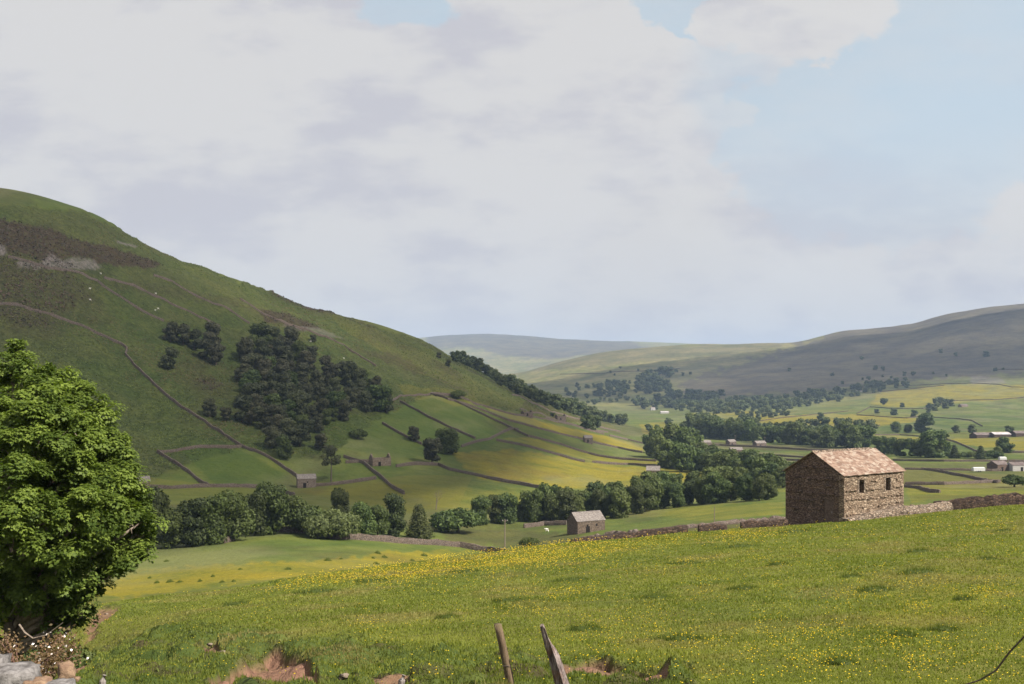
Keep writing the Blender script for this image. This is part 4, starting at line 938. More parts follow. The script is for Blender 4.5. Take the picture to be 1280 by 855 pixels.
barn(655, 520, 5, 8, 2.8, 1.6, R(60), 'upper ruined field house below the ridge wood', wall_stone, grey_slate, ymin=600, ymax=1200, roof=False, name='ruined_barn', cat='ruin')
barn(697, 525, 5, 9, 3.4, 2.0, R(60), 'lower ruined field house with a standing gable beside a tiny bush', wall_stone, grey_slate, ymin=600, ymax=1200, roof=False, name='ruined_barn', cat='ruin')
barn(166, 614, 4.5, 6, 3.2, 1.8, R(60), 'barn mostly hidden by the sycamore crown at the foot of the fell', pale_stone, grey_slate, ymin=330, ymax=560)
# farms
barn(1247, 589, 7, 8, 3.2, 1.6, R(70), 'dark stone farm shed beside the white-walled one', gable_stone, rust, ymin=480, ymax=1300, door='front', name='farm_shed', cat='shed')
barn(1266, 589, 7, 14, 2.9, 1.4, R(85), 'white-walled farm shed at the eastern end of the lane', render_wall, rust, ymin=480, ymax=1300, door='front', name='farm_shed', cat='shed')
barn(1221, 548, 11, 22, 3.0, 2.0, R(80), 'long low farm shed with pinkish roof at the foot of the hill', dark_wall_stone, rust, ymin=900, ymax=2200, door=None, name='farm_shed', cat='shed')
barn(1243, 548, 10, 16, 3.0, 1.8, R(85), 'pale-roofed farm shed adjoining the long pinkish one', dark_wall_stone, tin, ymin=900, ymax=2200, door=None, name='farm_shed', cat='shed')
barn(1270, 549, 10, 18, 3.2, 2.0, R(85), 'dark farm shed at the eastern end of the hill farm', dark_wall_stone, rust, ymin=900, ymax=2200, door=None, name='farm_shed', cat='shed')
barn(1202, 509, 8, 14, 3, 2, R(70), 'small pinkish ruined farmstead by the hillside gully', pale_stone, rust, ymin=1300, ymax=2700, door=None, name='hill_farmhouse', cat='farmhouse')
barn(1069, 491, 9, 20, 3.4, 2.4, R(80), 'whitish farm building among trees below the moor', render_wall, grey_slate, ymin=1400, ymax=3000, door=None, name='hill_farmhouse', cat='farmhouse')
barn(814, 513, 6, 9, 4.2, 2.4, R(75), 'white cottage with a grey gable up the valley', render_wall, grey_slate, ymin=1100, ymax=2300, name='cottage', cat='cottage', wins=2)
barn(826, 517, 7, 15, 3.0, 1.2, R(85), 'long low white building beside the valley cottage', render_wall, tin, ymin=1100, ymax=2300, door=None, name='farm_shed', cat='shed')
# trailer and silage by the farm
def trailer(px, py, label, L=5.2, name='livestock_trailer'):
    x, y, z = hit(px, py, 400, 1300); e = obj(name, None, None, (x, y, z), R(5)); tag(e, label, 'trailer')
    m = MB(); m.box(-L/2, L/2, -1, 1, .55, 2.1); m.add([(-L/2,-1,2.102),(L/2,-1,2.102),(L/2,1,2.102),(-L/2,1,2.102),(-L/2+.3,0,2.45),(L/2-.3,0,2.45)], [(0,1,5,4),(2,3,4,5),(1,2,5),(3,0,4)])
    obj('body', m.mesh('trailer_body', white_paint), e)
    for sx in (-.5, .5):
        for sy in (-1, 1):
            q = MB(); q.tube([(sx, sy * 1.02, .35), (sx, sy * 1.2, .35)], .35, 12); obj('wheel', q.mesh('wheel', opening_shade_tyre), e)
    q = MB(); q.tube([(-L/2, 0, .5), (-L/2 - 1.3, 0, .45)], .06, 6); obj('drawbar', q.mesh('drawbar', rust), e)
trailer(1223, 590, 'white box trailer parked in the field by the farm sheds', 6.)
trailer(1253, 576, 'white van-shaped trailer standing behind the dark farm shed', 4.2)
# poles
def pole(px, py, hp, label, ymin, ymax, arm=True, rad=.13):
    x, y, z = hit(px, py, ymin, ymax); H = hp / F * y; e = obj('power_pole', None, None, (x, y, z)); tag(e, label, 'power pole')
    m = MB(); m.tube([(0, 0, -.5), (0, 0, H * .5), (.03, 0, H)], [rad, rad * .85, rad * .7], 8); obj('post', m.mesh('pole_post', twig), e)
    if arm:
        q = MB(); q.box(-.75, .75, .10, .2, H - .5, H - .38); obj('crossarm', q.mesh('crossarm', twig), e)
        for s in (-.65, 0, .65):
            q = MB(); q.tube([(s, .15, H - .38), (s, .15, H - .28), (s, .15, H - .18)], [.05, .08, .04], 8); obj('insulator', q.mesh('insulator', white_paint), e)
pole(631, 687, 38, 'pale wooden power pole with crossarm at the end of the curved wall', 200, 330, True, .16)
pole(893, 655, 22, 'thin weathered pole alone in the rough field beside the big barn', 200, 330, False, .10)
pole(919, 556, 12, 'small pole between the little barns before the belt of trees', 700, 1300)
pole(956, 559, 13, 'small pole close to the barn nearest the big barn ridge', 700, 1300)
# ---------------------------------------------------------------- clouds that shade the fell and the moor
def cloud(cx, cy, cz, rx, ry, rz, seed, label, dens=1.):
    iv, _ = ico(); import bmesh
    b = bmesh.new(); bmesh.ops.create_icosphere(b, subdivisions=5, radius=1); v = np.array([q.co[:] for q in b.verts]); f = [[q.index for q in g_.verts] for g_ in b.faces]; b.free()
    n = fbm(v[:, 0] * 2.2 + v[:, 2] * 1.7, v[:, 1] * 2.2 - v[:, 2] * 1.3, 4, seed); k = 1 + .35 * n
    v = v * k[:, None] * np.array([rx, ry, rz]); v[:, 2] = np.where(v[:, 2] < 0, v[:, 2] * .35, v[:, 2])
    t = NT('cloud_vapour'); d = t.n('ShaderNodeBsdfDiffuse'); d.inputs[0].default_value = (.85, .85, .87, 1); tr = t.n('ShaderNodeBsdfTransparent'); mx = t.n('ShaderNodeMixShader')
    t.set(mx.inputs[0], t.ramp(t.noise(t.objc(), .0022, 5, .55), .3, .55, .09 * dens, .41 * dens)); t.t.links.new(tr.outputs[0], mx.inputs[1]); t.t.links.new(d.outputs[0], mx.inputs[2])
    o = obj('cloud', mesh_of('cloud', [tuple(q) for q in v], f, t.done(mx.outputs[0]), smooth=True), None, (cx, cy, cz)); tag(o, kind='structure'); return o
def over(px, py, zc, **kw):
    x, y, z = hit(px, py, **kw); s = (zc - z) / SUN.z; return x + SUN.x * s, y + SUN.y * s
cx, cy = over(150, 420, 2500, ymin=400); cloud(cx - 60, cy + 120, 2500, 430, 520, 110, 3, '')
cx, cy = over(1170, 445, 2600, ymin=1500); cloud(cx, cy, 2600, 1050, 600, 160, 8, '', 1.3)

# ---------------------------------------------------------------- near sycamore on the gill edge
def sycamore():
    Y0 = 34.; bx, by = (22 - 640) / F * Y0, Y0; bz = float(ground(bx, by)); e = obj('sycamore_tree', None, None, (bx, by, bz))
    tag(e, 'large sunlit sycamore in fresh leaf leaning over the wooded gill', 'tree')
    S = Y0 / F; r = np.random.default_rng(11)
    L = [(14,466,30,0),(-40,500,70,1),(38,512,40,-1),(84,522,36,0),(98,545,36,-1),(60,560,60,-2),(0,570,80,-1.5),(125,580,34,.5),(108,610,44,-1),(140,618,34,0),(150,650,34,.5),(70,640,66,-2.2),(10,660,80,-2),(160,680,22,.5),(118,680,40,-1),
         (128,660,40,1),(60,710,50,-1.5),(96,722,26,-.5),(0,720,60,-.5),(-60,600,120,1),(-70,700,90,1),(70,752,24,-.3),(88,772,16,0),(40,600,70,2),(90,650,60,2.2),(20,520,60,2), (-110,560,90,0),(40,742,30,.3),(20,768,46,2),(-30,775,60,2.5),(56,778,30,2.5)]
    L = [(a * .92 if a > 0 else a, b, c * .76, d_) for a, b, c, d_ in L] + [(16,442,11,0),(26,458,11,-.5),(84,480,12,0),(66,492,16,0),(104,500,14,-.4),(116,528,13,-.3),(110,548,12,0),(138,552,11,0),(128,566,14,.3),(148,572,12,.2),(152,592,13,0),(160,612,13,.3),(140,600,14,-.6),(172,628,11,.2),(166,646,13,.4),(180,662,11,.3),(172,680,12,.5),(158,694,10,.4),(140,700,13,.2),(128,716,12,.2),(112,732,10,.2),(104,748,10,0),(90,762,12,0),(76,778,9,0),(60,500,15,-2.6),(30,530,18,-3.2),(90,575,16,-2.2),(20,600,20,-4),(60,625,18,-3.6),(110,640,16,-2.4),(30,680,18,-3.6),(80,700,15,-2.6),(140,640,14,-1.6),(0,560,18,-3.6),(10,650,18,-4.2),(90,540,14,-2)] + [(24,432,7,0),(48,470,7,-.3),(76,472,7,0),(95,486,7,0),(110,488,6,.2),(120,514,8,0),(126,540,7,.2),(146,556,7,0),(156,578,8,.2),(166,600,7,0),(176,616,7,0),(184,648,8,0),(188,664,6,.3),(178,694,6,.2),(164,704,7,0),(146,714,7,0),(122,738,7,0),(112,764,7,0),(98,776,8,.2),(60,462,8,-.6)]
    lob = []
    for px, py, rad, dy in L:
        y = Y0 + dy; lob.append((np.array([(px - 640) / F * y - bx, y - by, -(py - YH) / F * y - bz]), rad * S))
    C = np.array([l[0] for l in lob]); RR = np.array([l[1] for l in lob])
    # rosettes of leaves set over uneven boughs
    NC = 1650; pk = r.choice(len(lob), NC, p=RR**2 / (RR**2).sum()); d = unit(NC, r)
    bulge = 1 + .30 * fbm(C[pk, 0] * 3 + d[:, 0] * 3.1 + d[:, 2] * 2, C[pk, 2] * 3 + d[:, 1] * 3.1 - d[:, 2] * 2.4, 3, 77)
    cc = C[pk] + d * (RR[pk] * r.uniform(.78, 1.12, NC) * bulge)[:, None]; keep = np.ones(NC, bool)
    for k in range(len(lob)): keep &= ~((np.linalg.norm(cc - C[k], axis=1) < RR[k] * .72) & (pk != k))
    cc = cc[keep]; cd = d[keep]; nc = len(cc); per = 19; q = np.repeat(np.arange(nc), per); d = unit(nc * per, r) + cd[q] * .5 + np.array([0, 0, .45]); d /= np.linalg.norm(d, axis=1, keepdims=True)
    p = cc[q] + d * (r.uniform(.16, .50, nc)[q] * r.uniform(.75, 1.05, nc * per))[:, None] * np.array([1.15, 1.15, .75])
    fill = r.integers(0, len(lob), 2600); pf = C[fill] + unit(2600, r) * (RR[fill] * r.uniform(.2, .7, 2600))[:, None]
    p = np.concatenate([p, pf]); d = np.concatenate([d, unit(2600, r)]); n = len(p); ctint = np.concatenate([r.normal(0, .2, nc)[q], np.full(2600, -.3)])  # inner fill leaves tinted darker, painting the shade within the crown
    up = d * .55 + np.array([0, 0, .75]) + unit(n, r) * .3; up /= np.linalg.norm(up, axis=1, keepdims=True)
    m = 9; lv = []; lt = []
    t1 = np.cross(up, unit(n, r)); t1 /= np.linalg.norm(t1, axis=1, keepdims=True); t2 = np.cross(up, t1)
    rt = np.clip(r.normal(.5, .18, n) + ctint, 0, 1)
    for k in range(m):
        a = 2 * math.pi * k / m + r.uniform(-.3, .3, n); ra = r.uniform(.05, .20, n); dirn = t1 * np.cos(a)[:, None] + t2 * np.sin(a)[:, None]; side = np.cross(up, dirn)
        o_ = p + dirn * ra[:, None] * .6 + up * r.uniform(-.05, .10, n)[:, None]; ln = r.uniform(.085, .14, n)[:, None]; droop = r.uniform(-.1, .5, n)[:, None]
        tip = o_ + dirn * ln - up * ln * droop; wd_ = ln * .5
        q = [o_, o_ + dirn * ln * .45 + side * wd_ - up * ln * .12, o_ + dirn * ln * .62 + side * wd_ * .5, tip, o_ + dirn * ln * .62 - side * wd_ * .5, o_ + dirn * ln * .45 - side * wd_ - up * ln * .12]
        lv.append(np.stack(q, 1)); lt.append(np.clip(rt + r.normal(0, .15, n), 0, 1))
    V_ = np.concatenate(lv).reshape(-1, 3); T = np.repeat(np.concatenate(lt), 6)
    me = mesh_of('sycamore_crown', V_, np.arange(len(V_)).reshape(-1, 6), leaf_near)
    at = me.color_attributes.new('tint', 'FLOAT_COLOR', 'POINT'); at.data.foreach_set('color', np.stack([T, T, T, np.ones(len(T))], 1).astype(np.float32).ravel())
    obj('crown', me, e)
    m_ = MB(); rr = random.Random(2); top = Vector((-.3, .2, 6.5))
    fork = Vector((-.1, 0, 2.2)); m_.tube([(0, 0, -1.5), (0, 0, .3), fork, Vector((-.3, .1, 4.2)), top], [.55, .38, .32, .22, .1], 10); obj('trunk', m_.mesh('sycamore_trunk', bark, True), e)
    for c, ra in lob:
        c = Vector(c); s = fork.lerp(top, min(1, max(0, (c.z - 3) / 7))); mid = s.lerp(c, .55) + Vector((rr.uniform(-.3, .3), rr.uniform(-.3, .3), -.25))
        m_ = MB(); m_.tube([s, mid, c], [.13, .08, .03], 6)
        for _ in range(7):
            q = Vector([rr.gauss(0, 1) for _ in range(3)]).normalized(); a = mid.lerp(c, rr.uniform(.2, 1)); m_.tube([a, a + q * ra * .5 + Vector((0, 0, .1)), a + q * ra * .92], [.035, .022, .01], 4)
        obj('limb', m_.mesh('limb', twig, True), e)
sycamore()

# ---------------------------------------------------------------- grass, tussocks, buttercups
def blades(name, N, dens, hgt, mat, lab_kind, seed, wid=.0009, y0=10.5, y1=112, tint_mu=.5):
    r = np.random.default_rng(seed)
    px = r.uniform(-160, 1700, N); y = np.exp(r.uniform(math.log(y0), math.log(y1), N)) if not callable(y0) else None
    x = (px - 640) / F * y; z = ground(x, y); a, b = idx(px, y); i = a.astype(int); j = b.astype(int)
    py = YH - F * z / y
    k = dens(px, py, x, y, i, j); keep = r.uniform(0, 1, N) < k
    x = x[keep]; y = y[keep]; z = z[keep]; px = px[keep]; py = py[keep]; n = len(x)
    h = hgt(x, y, px, py, n, r); w_ = np.maximum(.010, y * wid) * r.uniform(.7, 1.4, n)
    ang = r.uniform(0, 6.283, n); dx = np.cos(ang); dy_ = np.sin(ang); ln = r.uniform(.1, .75, n) * h; la = r.uniform(0, 6.283, n)
    v = np.stack([np.stack([x - dx * w_, y - dy_ * w_, z - .02], 1), np.stack([x + dx * w_, y + dy_ * w_, z - .02], 1), np.stack([x + np.cos(la) * ln, y + np.sin(la) * ln, z + h], 1)], 1).reshape(-1, 3)
    me = mesh_of(name, v, np.arange(3 * n).reshape(-1, 3), mat)
    big = fbm(x / 2.5, y / 2.5, 3, 90); T = np.repeat(np.clip(r.normal(tint_mu, .16, n) + big * .55 + .35 * fbm(x / 9, y / 9, 3, 95), 0, 1), 3); D_ = np.repeat(np.clip(1.6 * (fbm(x / 3.5, y / 3.5, 4, 97) - .12) + r.normal(0, .08, n), 0, .7), 3)
    at = me.color_attributes.new('tint', 'FLOAT_COLOR', 'POINT'); at.data.foreach_set('color', np.stack([T, D_, T, np.ones(len(T))], 1).astype(np.float32).ravel())
    return tag(obj(name, me), lab_kind, None, None, 'stuff')
soilG = M['soil']
def not_soil(i, j): return 1 - np.clip(soilG[i, j] * 1.3, 0, 1)
roughG = M['rough']
blades('meadow_grass', 560000, lambda px, py, x, y, i, j: not_soil(i, j), lambda x, y, px, py, n, r: (.026 + .0006 * y + .05 * np.clip(fbm(x / 1.6, y / 1.6, 3, 91), 0, 1)) * r.uniform(.5, 1.4, n), grass_mat, 'short green pasture grass', 1)
blades('bank_grass', 95000, lambda px, py, x, y, i, j: not_soil(i, j) * roughG[i, j], lambda x, y, px, py, n, r: .085 * r.uniform(.4, 1.4, n), tuft_mat, 'longer rough grass on the broken bank', 2, y1=36)
def fronds(name, N, mat, ch, thr, u0, u1, y0, y1, size, lift, label, seed):
    r = np.random.default_rng(seed); px = r.uniform(u0, u1, N); y = np.exp(r.uniform(math.log(y0), math.log(y1), N)); x = (px - 640) / F * y
    a, b = idx(px, y); k = M[ch][a.astype(int), b.astype(int)]; cl = fbm(x / 6, y / 6, 4, seed); keep = (k * r.uniform(.6, 1, N) > thr) & ((M['scree'][a.astype(int), b.astype(int)] < .25) & (M['brown'][a.astype(int), b.astype(int)] < .75) if ch == 'rough' else True) & (cl > r.uniform(-.5, .35, N)) & (M['soil'][a.astype(int), b.astype(int)] < .3)
    x = x[keep]; y = y[keep]; cl = cl[keep]; z = ground(x, y); n = len(x); s = size * np.maximum(1, y / 650)
    c = np.stack([x, y, z + lift * r.uniform(0, 1, n)], 1); nr = unit(n, r) * .9 + np.array([.2, -.3, .75]); nr /= np.linalg.norm(nr, axis=1, keepdims=True)
    v, f = quads(c, nr, s, r, .6, .35); me = mesh_of(name, v, f, mat)
    T = np.repeat(np.clip(r.normal(.45, .25, n) + cl * 1.1, 0, 1), 4); Dd = np.repeat(np.clip(2.2 * (fbm(x / 45, y / 70, 4, seed + 9) - .08) + r.normal(0, .1, n), 0, .8), 4)
    at = me.color_attributes.new('tint', 'FLOAT_COLOR', 'POINT'); at.data.foreach_set('color', np.stack([T, Dd, T, np.ones(len(T))], 1).astype(np.float32).ravel())
    return tag(obj(name, me), label, None, None, 'stuff')
fronds('bracken', 300000, fell_mat, 'rough', .5, -60, 900, 400, 1350, .42, .35, 'green bracken and bent grass on the fell side', 51)
fronds('heather', 90000, heather_mat, 'brown', .4, -60, 420, 480, 1000, .62, .9, 'dark heather on the fell side', 52)
# tussocks: knots of taller darker grass, each one a thing
def tussock_mesh(seed, n=420, h=.42, rad=.8):
    r = np.random.default_rng(seed); a = r.uniform(0, 6.283, n); q = np.sqrt(r.uniform(0, 1, n)) * rad * (1 + .3 * np.sin(3 * a + seed)); x = np.cos(a) * q * 1.5; y = np.sin(a) * q * .8
    hh = h * (1.1 - q / rad * .8) * r.uniform(.5, 1.2, n); la = r.uniform(0, 6.283, n); b = r.uniform(0, 6.283, n); w_ = .028
    v = np.stack([np.stack([x - np.cos(b) * w_, y - np.sin(b) * w_, x * 0 - .12], 1), np.stack([x + np.cos(b) * w_, y + np.sin(b) * w_, x * 0 - .12], 1), np.stack([x + np.cos(la) * hh * .5, y + np.sin(la) * hh * .5, hh], 1)], 1).reshape(-1, 3)
    nb = len(v); g_ = [(rad * 1.25 * math.cos(k * .7854) * q_, rad * .7 * math.sin(k * .7854) * q_, z_) for q_, z_ in ((1., -.15), (.6, .10)) for k in range(8)] + [(0, 0, .17)]
    fs_ = [(3*k, 3*k+1, 3*k+2) for k in range(n)] + [(nb+k, nb+(k+1) % 8, nb+8+(k+1) % 8, nb+8+k) for k in range(8)] + [(nb+8+k, nb+8+(k+1) % 8, nb+16) for k in range(8)]
    me = mesh_of('tussock', [tuple(a_) for a_ in v] + g_, fs_, tuft_mat); T = np.concatenate([np.repeat(np.clip(r.normal(.45, .2, n), 0, 1), 3), np.full(17, .2)])
    at = me.color_attributes.new('tint', 'FLOAT_COLOR', 'POINT'); at.data.foreach_set('color', np.stack([T, T * 0, T, np.ones(len(T))], 1).astype(np.float32).ravel()); return me
TM = [tussock_mesh(k) for k in range(5)]
big_t = [(930,684),(975,706),(930,736),(1065,722),(1150,716),(1235,700),(1095,738),(1130,795),(1180,788),(820,748),(855,800),(560,772),(1050,830),(300,756),(400,740),(470,727),(585,715),(735,788),(860,705),(1150,690),(1255,664),(1000,665),(720,726),(1205,750),(640,752)]
for px, py in big_t:
    x, y, z = hit(px, py, 10, 115); o = obj('grass_tussock', random.choice(TM), None, (x, y, z), random.uniform(-.3, .3)); s = max(.5, y / 58) * random.uniform(.6, 1.2); o.scale = (s, s, .5 + .2 * s); tag(o, 'dark green tussock of longer grass in the near meadow', 'grass tussock', 'tussocks in the near meadow')
rush = [(187,723),(225,728),(212,728),(196,729),(266,721),(292,727),(278,728),(339,729),(426,699),(409,701),(480,697),(466,698),(300,712),(470,705),(250,727),(472,692),(515,701),(530,695),(208,702),(345,728),(360,712)]
for px, py in rush:
    x, y, z = hit(px, py, 60, 260); o = obj('rush_clump', random.choice(TM), None, (x, y, z), random.uniform(0, 6)); s = y / 250 * random.uniform(.6, 1.2); o.scale = (s * .8, s, s * 2.2); tag(o, 'small dark clump of rushes dotting the lower flower field', 'rush clump', 'rush clumps in the lower field')

def bcup(N, seed):
    r = np.random.default_rng(seed)
    px = r.uniform(-40, 1320, N); py = r.uniform(640, 860, N)
    # drifts
    f = fbm(px / 46, py / 15, 3, 300); g2 = fbm(px / 14, py / 6, 2, 310)
    crest = np.interp(px, [0, 110, 300, 400, 500, 600, 700, 860, 985, 1055, 1130, 1280], [765, 760, 736, 718, 706, 693, 680, 668, 658, 652, 645, 632])
    band = np.where((px > 330) & (px < 1010), np.exp(-((py - crest - 10) / np.interp(px, [330, 520, 700, 860, 1010], [6, 14, 18, 8, 7])) ** 2), 0) * np.interp(px, [330, 480, 700, 800, 1000], [.5, 1, 1, .35, .5])
    dr = np.zeros(N)
    for a, b, sx, sy, v in [(1130,750,75,16,.8),(1230,745,60,14,.7),(960,705,40,8,.5),(1050,715,50,10,.5),(900,735,40,10,.4),(720,745,36,7,.7),(660,770,40,9,.5),(640,745,40,8,.3),(800,712,50,8,.35),(850,705,30,5,.4),(1020,665,50,6,.5),(1130,665,60,8,.5),(1200,660,60,8,.35),(480,790,40,12,.4),(1000,800,120,25,.35),(1100,820,120,25,.35),(560,735,60,14,.25),(260,742,26,4,.7),(300,737,60,6,.45),(135,783,10,5,.6),(860,800,40,16,.4),(760,800,100,30,.2),(1235,690,40,10,.4),(960,650,60,10,.5),(930,672,14,5,1.)]:
        dr = np.maximum(dr, v * np.exp(-((px - a) / sx) ** 2 - ((py - b) / sy) ** 2))
    p_ = np.clip(.016 + .95 * band * (1 + f) + dr * np.clip(.5 + 1.2 * f + .8 * g2, 0, 1.6) * .85 + .12 * np.clip(f + .3 * g2, 0, 1), 0, 1)
    p_ *= np.interp(px, [0, 200, 420, 700], [.25, .5, .9, 1]) * np.where((py > 790) & (px < 600), .35, 1)
    keep = (r.uniform(0, 1, N) < p_) & (py > crest - 3); px = px[keep]; py = py[keep]; out = []
    for a, b in zip(px, py):
        x, y, z = hit(a, b, 10.5, 118)
        if y < 116: out.append((x, y, z))
    out = np.array(out); n = len(out)
    hh = r.uniform(.08, .30, n) * np.interp(out[:, 1], [12, 60], [.7, 1.2]); s = np.maximum(.016, out[:, 1] * .00062) * r.uniform(.6, 1.15, n)
    c = out + np.stack([r.normal(0, .03, n), r.normal(0, .03, n), hh], 1)
    v = []
    for k in range(5):
        a = 2 * math.pi * k / 5; v.append(c + np.stack([np.cos(a) * s, np.sin(a) * s, s * .45], 1))
    top = c + np.stack([0 * s, 0 * s, s * .1], 1); bot = c - np.stack([0 * s, 0 * s, s * .5], 1)
    VV = np.stack(v + [top, bot], 1).reshape(-1, 3); base = np.arange(n)[:, None, None] * 7
    tri = np.array([(k, (k + 1) % 5, 5) for k in range(5)] + [((k + 1) % 5, k, 6) for k in range(5)])[None]
    me = mesh_of('buttercups', VV, (base + tri).reshape(-1, 3), flower_mat); tag(obj('buttercups', me), 'yellow buttercups scattered through the near meadow', None, None, 'stuff')
    return n
print('buttercups', bcup(105000, 5))

# ---------------------------------------------------------------- near things: stakes, stump, stones, bramble, blossom
def stake(px, py, y, pxb, pyb, rt, rb, name, label, mat, jag):
    top = Vector(((px - 640) / F * y, y, -(py - YH) / F * y)); bot = Vector(((pxb - 640) / F * y, y + .05, -(pyb - YH) / F * y)); d = bot - top
    gz = float(ground(bot.x, bot.y)); k = (gz - .35 - top.z) / d.z; base = top + d * k; r = random.Random(jag); e = obj(name, None, None, base)
    n = 14; rings = 12; v = []; f = []
    for i in range(rings):
        t_ = i / (rings - 1); c = (top - base) * t_; rad = rb + (rt - rb) * t_
        for j in range(n):
            a = 2 * math.pi * j / n; rr = rad * (1 + (.16 * math.sin(5 * a + 1.3) + .1 * math.sin(9 * a)) * (1 if jag else .25) + r.uniform(-.03, .03))
            zz = 0
            if jag and t_ > .78: zz = -(t_ - .78) / .22 * (.5 + .5 * math.cos(a - math.pi)) * 0 - max(0, math.cos(a)) * .16 * (t_ - .78) / .22 - r.uniform(0, .03); rr *= 1 - .55 * max(0, math.cos(a)) * (t_ - .78) / .22
            v.append((c.x + math.cos(a) * rr, c.y + math.sin(a) * rr, c.z + zz))
        if i: f += [((i-1)*n+j, (i-1)*n+(j+1) % n, i*n+(j+1) % n, i*n+j) for j in range(n)]
    f.append(tuple((rings-1)*n+j for j in range(n)))
    o = obj('shaft', mesh_of('stake', v, f, mat, smooth=not jag), e)
    q = MB(); q.tube([(top-base)*.55 + Vector((-rt*1.1, -rt, 0)), (top-base)*.55 + Vector((0, -rt*1.35, .01)), (top-base)*.55 + Vector((rt*1.1, -rt, 0))], .004, 5); obj('wire_staple', q.mesh('wire_staple', rust), e)
    tag(e, label, 'fence post'); return e
def wood_mat(name, a, b, c_):
    t = NT(name); v = t.objc(); g_ = t.noise(t.mapp(v, (1, 1, .06)), 42, 5, .7); n = t.noise(v, 5, 4, .6)
    c = t.mix(t.ramp(g_, .35, .65), a, b); c = t.mix(t.ramp(n, .5, .7, 0, .7), c, c_); return t.done(t.bsdf(c, .85, t.bump(g_, 1., .02), .15))
stake(622, 780, 12.6, 638, 855, .048, .058, 'fence_stake', 'round leaning brown fence stake with a flat top', wood_mat('brown_stake_wood', (.09, .062, .040), (.20, .145, .095), (.13, .11, .055)), 0)
stake(680, 780, 12.4, 702, 855, .050, .115, 'split_fence_post', 'grey weathered split fence post with a jagged pointed top', wood_mat('grey_split_wood', (.055, .040, .038), (.30, .245, .23), (.17, .085, .045)), 7)
def stub(px, py, hp, label, seed):
    x, y, z = hit(px, py, 11, 30); H = hp / F * y; m = MB(); m.tube([(0, 0, -.2), (.02, 0, H * .6), (.05, .01, H)], [.075, .06, .035], 8); o = obj('broken_post', m.mesh('broken_post', wood_mat('stub_wood', (.12, .10, .09), (.30, .27, .25), (.14, .11, .08))), None, (x, y, z)); tag(o, label, 'post stump')
stub(127, 862, 18, 'pale rotted post stump next to the brown boulder', 1); stub(501, 860, 16, 'short rotted stump sticking from the broken turf', 2)
rock_m = simple('lichened_stone', (.085, .078, .075), (.25, .235, .23), 7, .9, .9, .05); rock_b = simple('ochre_stone', (.13, .08, .055), (.28, .19, .125), 6, .9, .8, .05)
def rock(px, py, y, sx, sy, sz, label, mat, seed, rz=0, ground_it=False):
    import bmesh
    x = (px - 640) / F * y; z = -(py - YH) / F * y
    b = bmesh.new(); bmesh.ops.create_cube(b, size=2); bmesh.ops.subdivide_edges(b, edges=b.edges[:], cuts=5, use_grid_fill=True)
    v = np.array([q.co[:] for q in b.verts]); f = [[q.index for q in g_.verts] for g_ in b.faces]; b.free()
    nrm = v / np.linalg.norm(v, axis=1, keepdims=True); v = v * .72 + nrm * .35
    n = fbm(v[:, 0] * 1.6 + v[:, 2] * 1.3 + seed, v[:, 1] * 1.6 - v[:, 2] * 1.1, 4, seed); v = v * (1 + .32 * n)[:, None] * np.array([sx, sy, sz])
    o = obj('boulder', mesh_of('boulder', [tuple(q) for q in v], f, mat, smooth=True), None, (x, y, z), rz); tag(o, label, 'stone'); return o
def rest(px, py, y, **k): return px, py, y
rock(12, 850, 12.5, .30, .26, .14, 'big flat grey stone topping the tumbled corner wall', rock_m, 3, .3)
rock(-22, 846, 12.8, .26, .24, .24, 'grey stone at the very edge of the tumbled corner wall', rock_m, 4)
rock(14, 876, 12.5, .36, .3, .16, 'grey stone wedged under the big flat one', rock_m, 5); rock(48, 858, 12.4, .13, .12, .09, 'small ochre stone beside the big flat grey one', rock_b, 6)
rock(72, 862, 12.4, .18, .16, .09, 'bluish grey stone just below the brown boulder', rock_m, 7); rock(83, 842, 13.6, .095, .10, .13, 'upright brown boulder with a pale top at the gill edge', rock_b, 8, .5)
rock(38, 880, 12.5, .40, .3, .17, 'half hidden grey stone at the foot of the tumbled corner', rock_m, 9)
for k, (a, b, yy_) in enumerate([(133,768,24), (277,816,15.5),(262,806,17),(430,846,13.6),(95,849,13.5)]):
    x, y, z = hit(a, b, 11, 60); o = rock(a, b, y, .07, .06, .04, ['pale stone in the red earth scar by the gill', 'pale stone set in the small earth scar', 'second pale stone above the small earth scar', 'flat pale stone in the broken turf', 'reddish stone beside the post stump'][k], rock_b if k == 4 else pale_stone, 20 + k)
# briar
m = MB(); y = 9.5
pp = [(1340,720),(1300,775),(1281,795),(1262,815),(1245,838),(1225,850),(1200,858),(1165,866)]
pts = [Vector(((a - 640) / F * (y + .12 * i), y + .12 * i, -(b - YH) / F * (y + .12 * i))) for i, (a, b) in enumerate(pp)]
e = obj('briar', None, None, pts[-1]); m.tube([p - pts[-1] for p in pts], [.006, .008, .009, .010, .010, .009, .008, .007], 6)
tag(e, 'arching dark briar stem crossing the grass near the camera', 'briar'); obj('stem', m.mesh('briar_stem', bark), e)
m = MB(); r = random.Random(4)
for i in range(26):
    k = r.randrange(len(pts) - 1); p = pts[k].lerp(pts[k+1], r.random()) - pts[-1]; d = Vector((r.gauss(0, 1), r.gauss(0, 1), r.gauss(0, 1))).normalized(); m.add([p + d.orthogonal() * .003, p - d.orthogonal() * .003, p + d * .02], [(0, 1, 2)])
obj('thorns', m.mesh('briar_thorns', bark), e)
for a, b, c_ in [(1244,830,.12),(1236,848,.2)]:
    pass
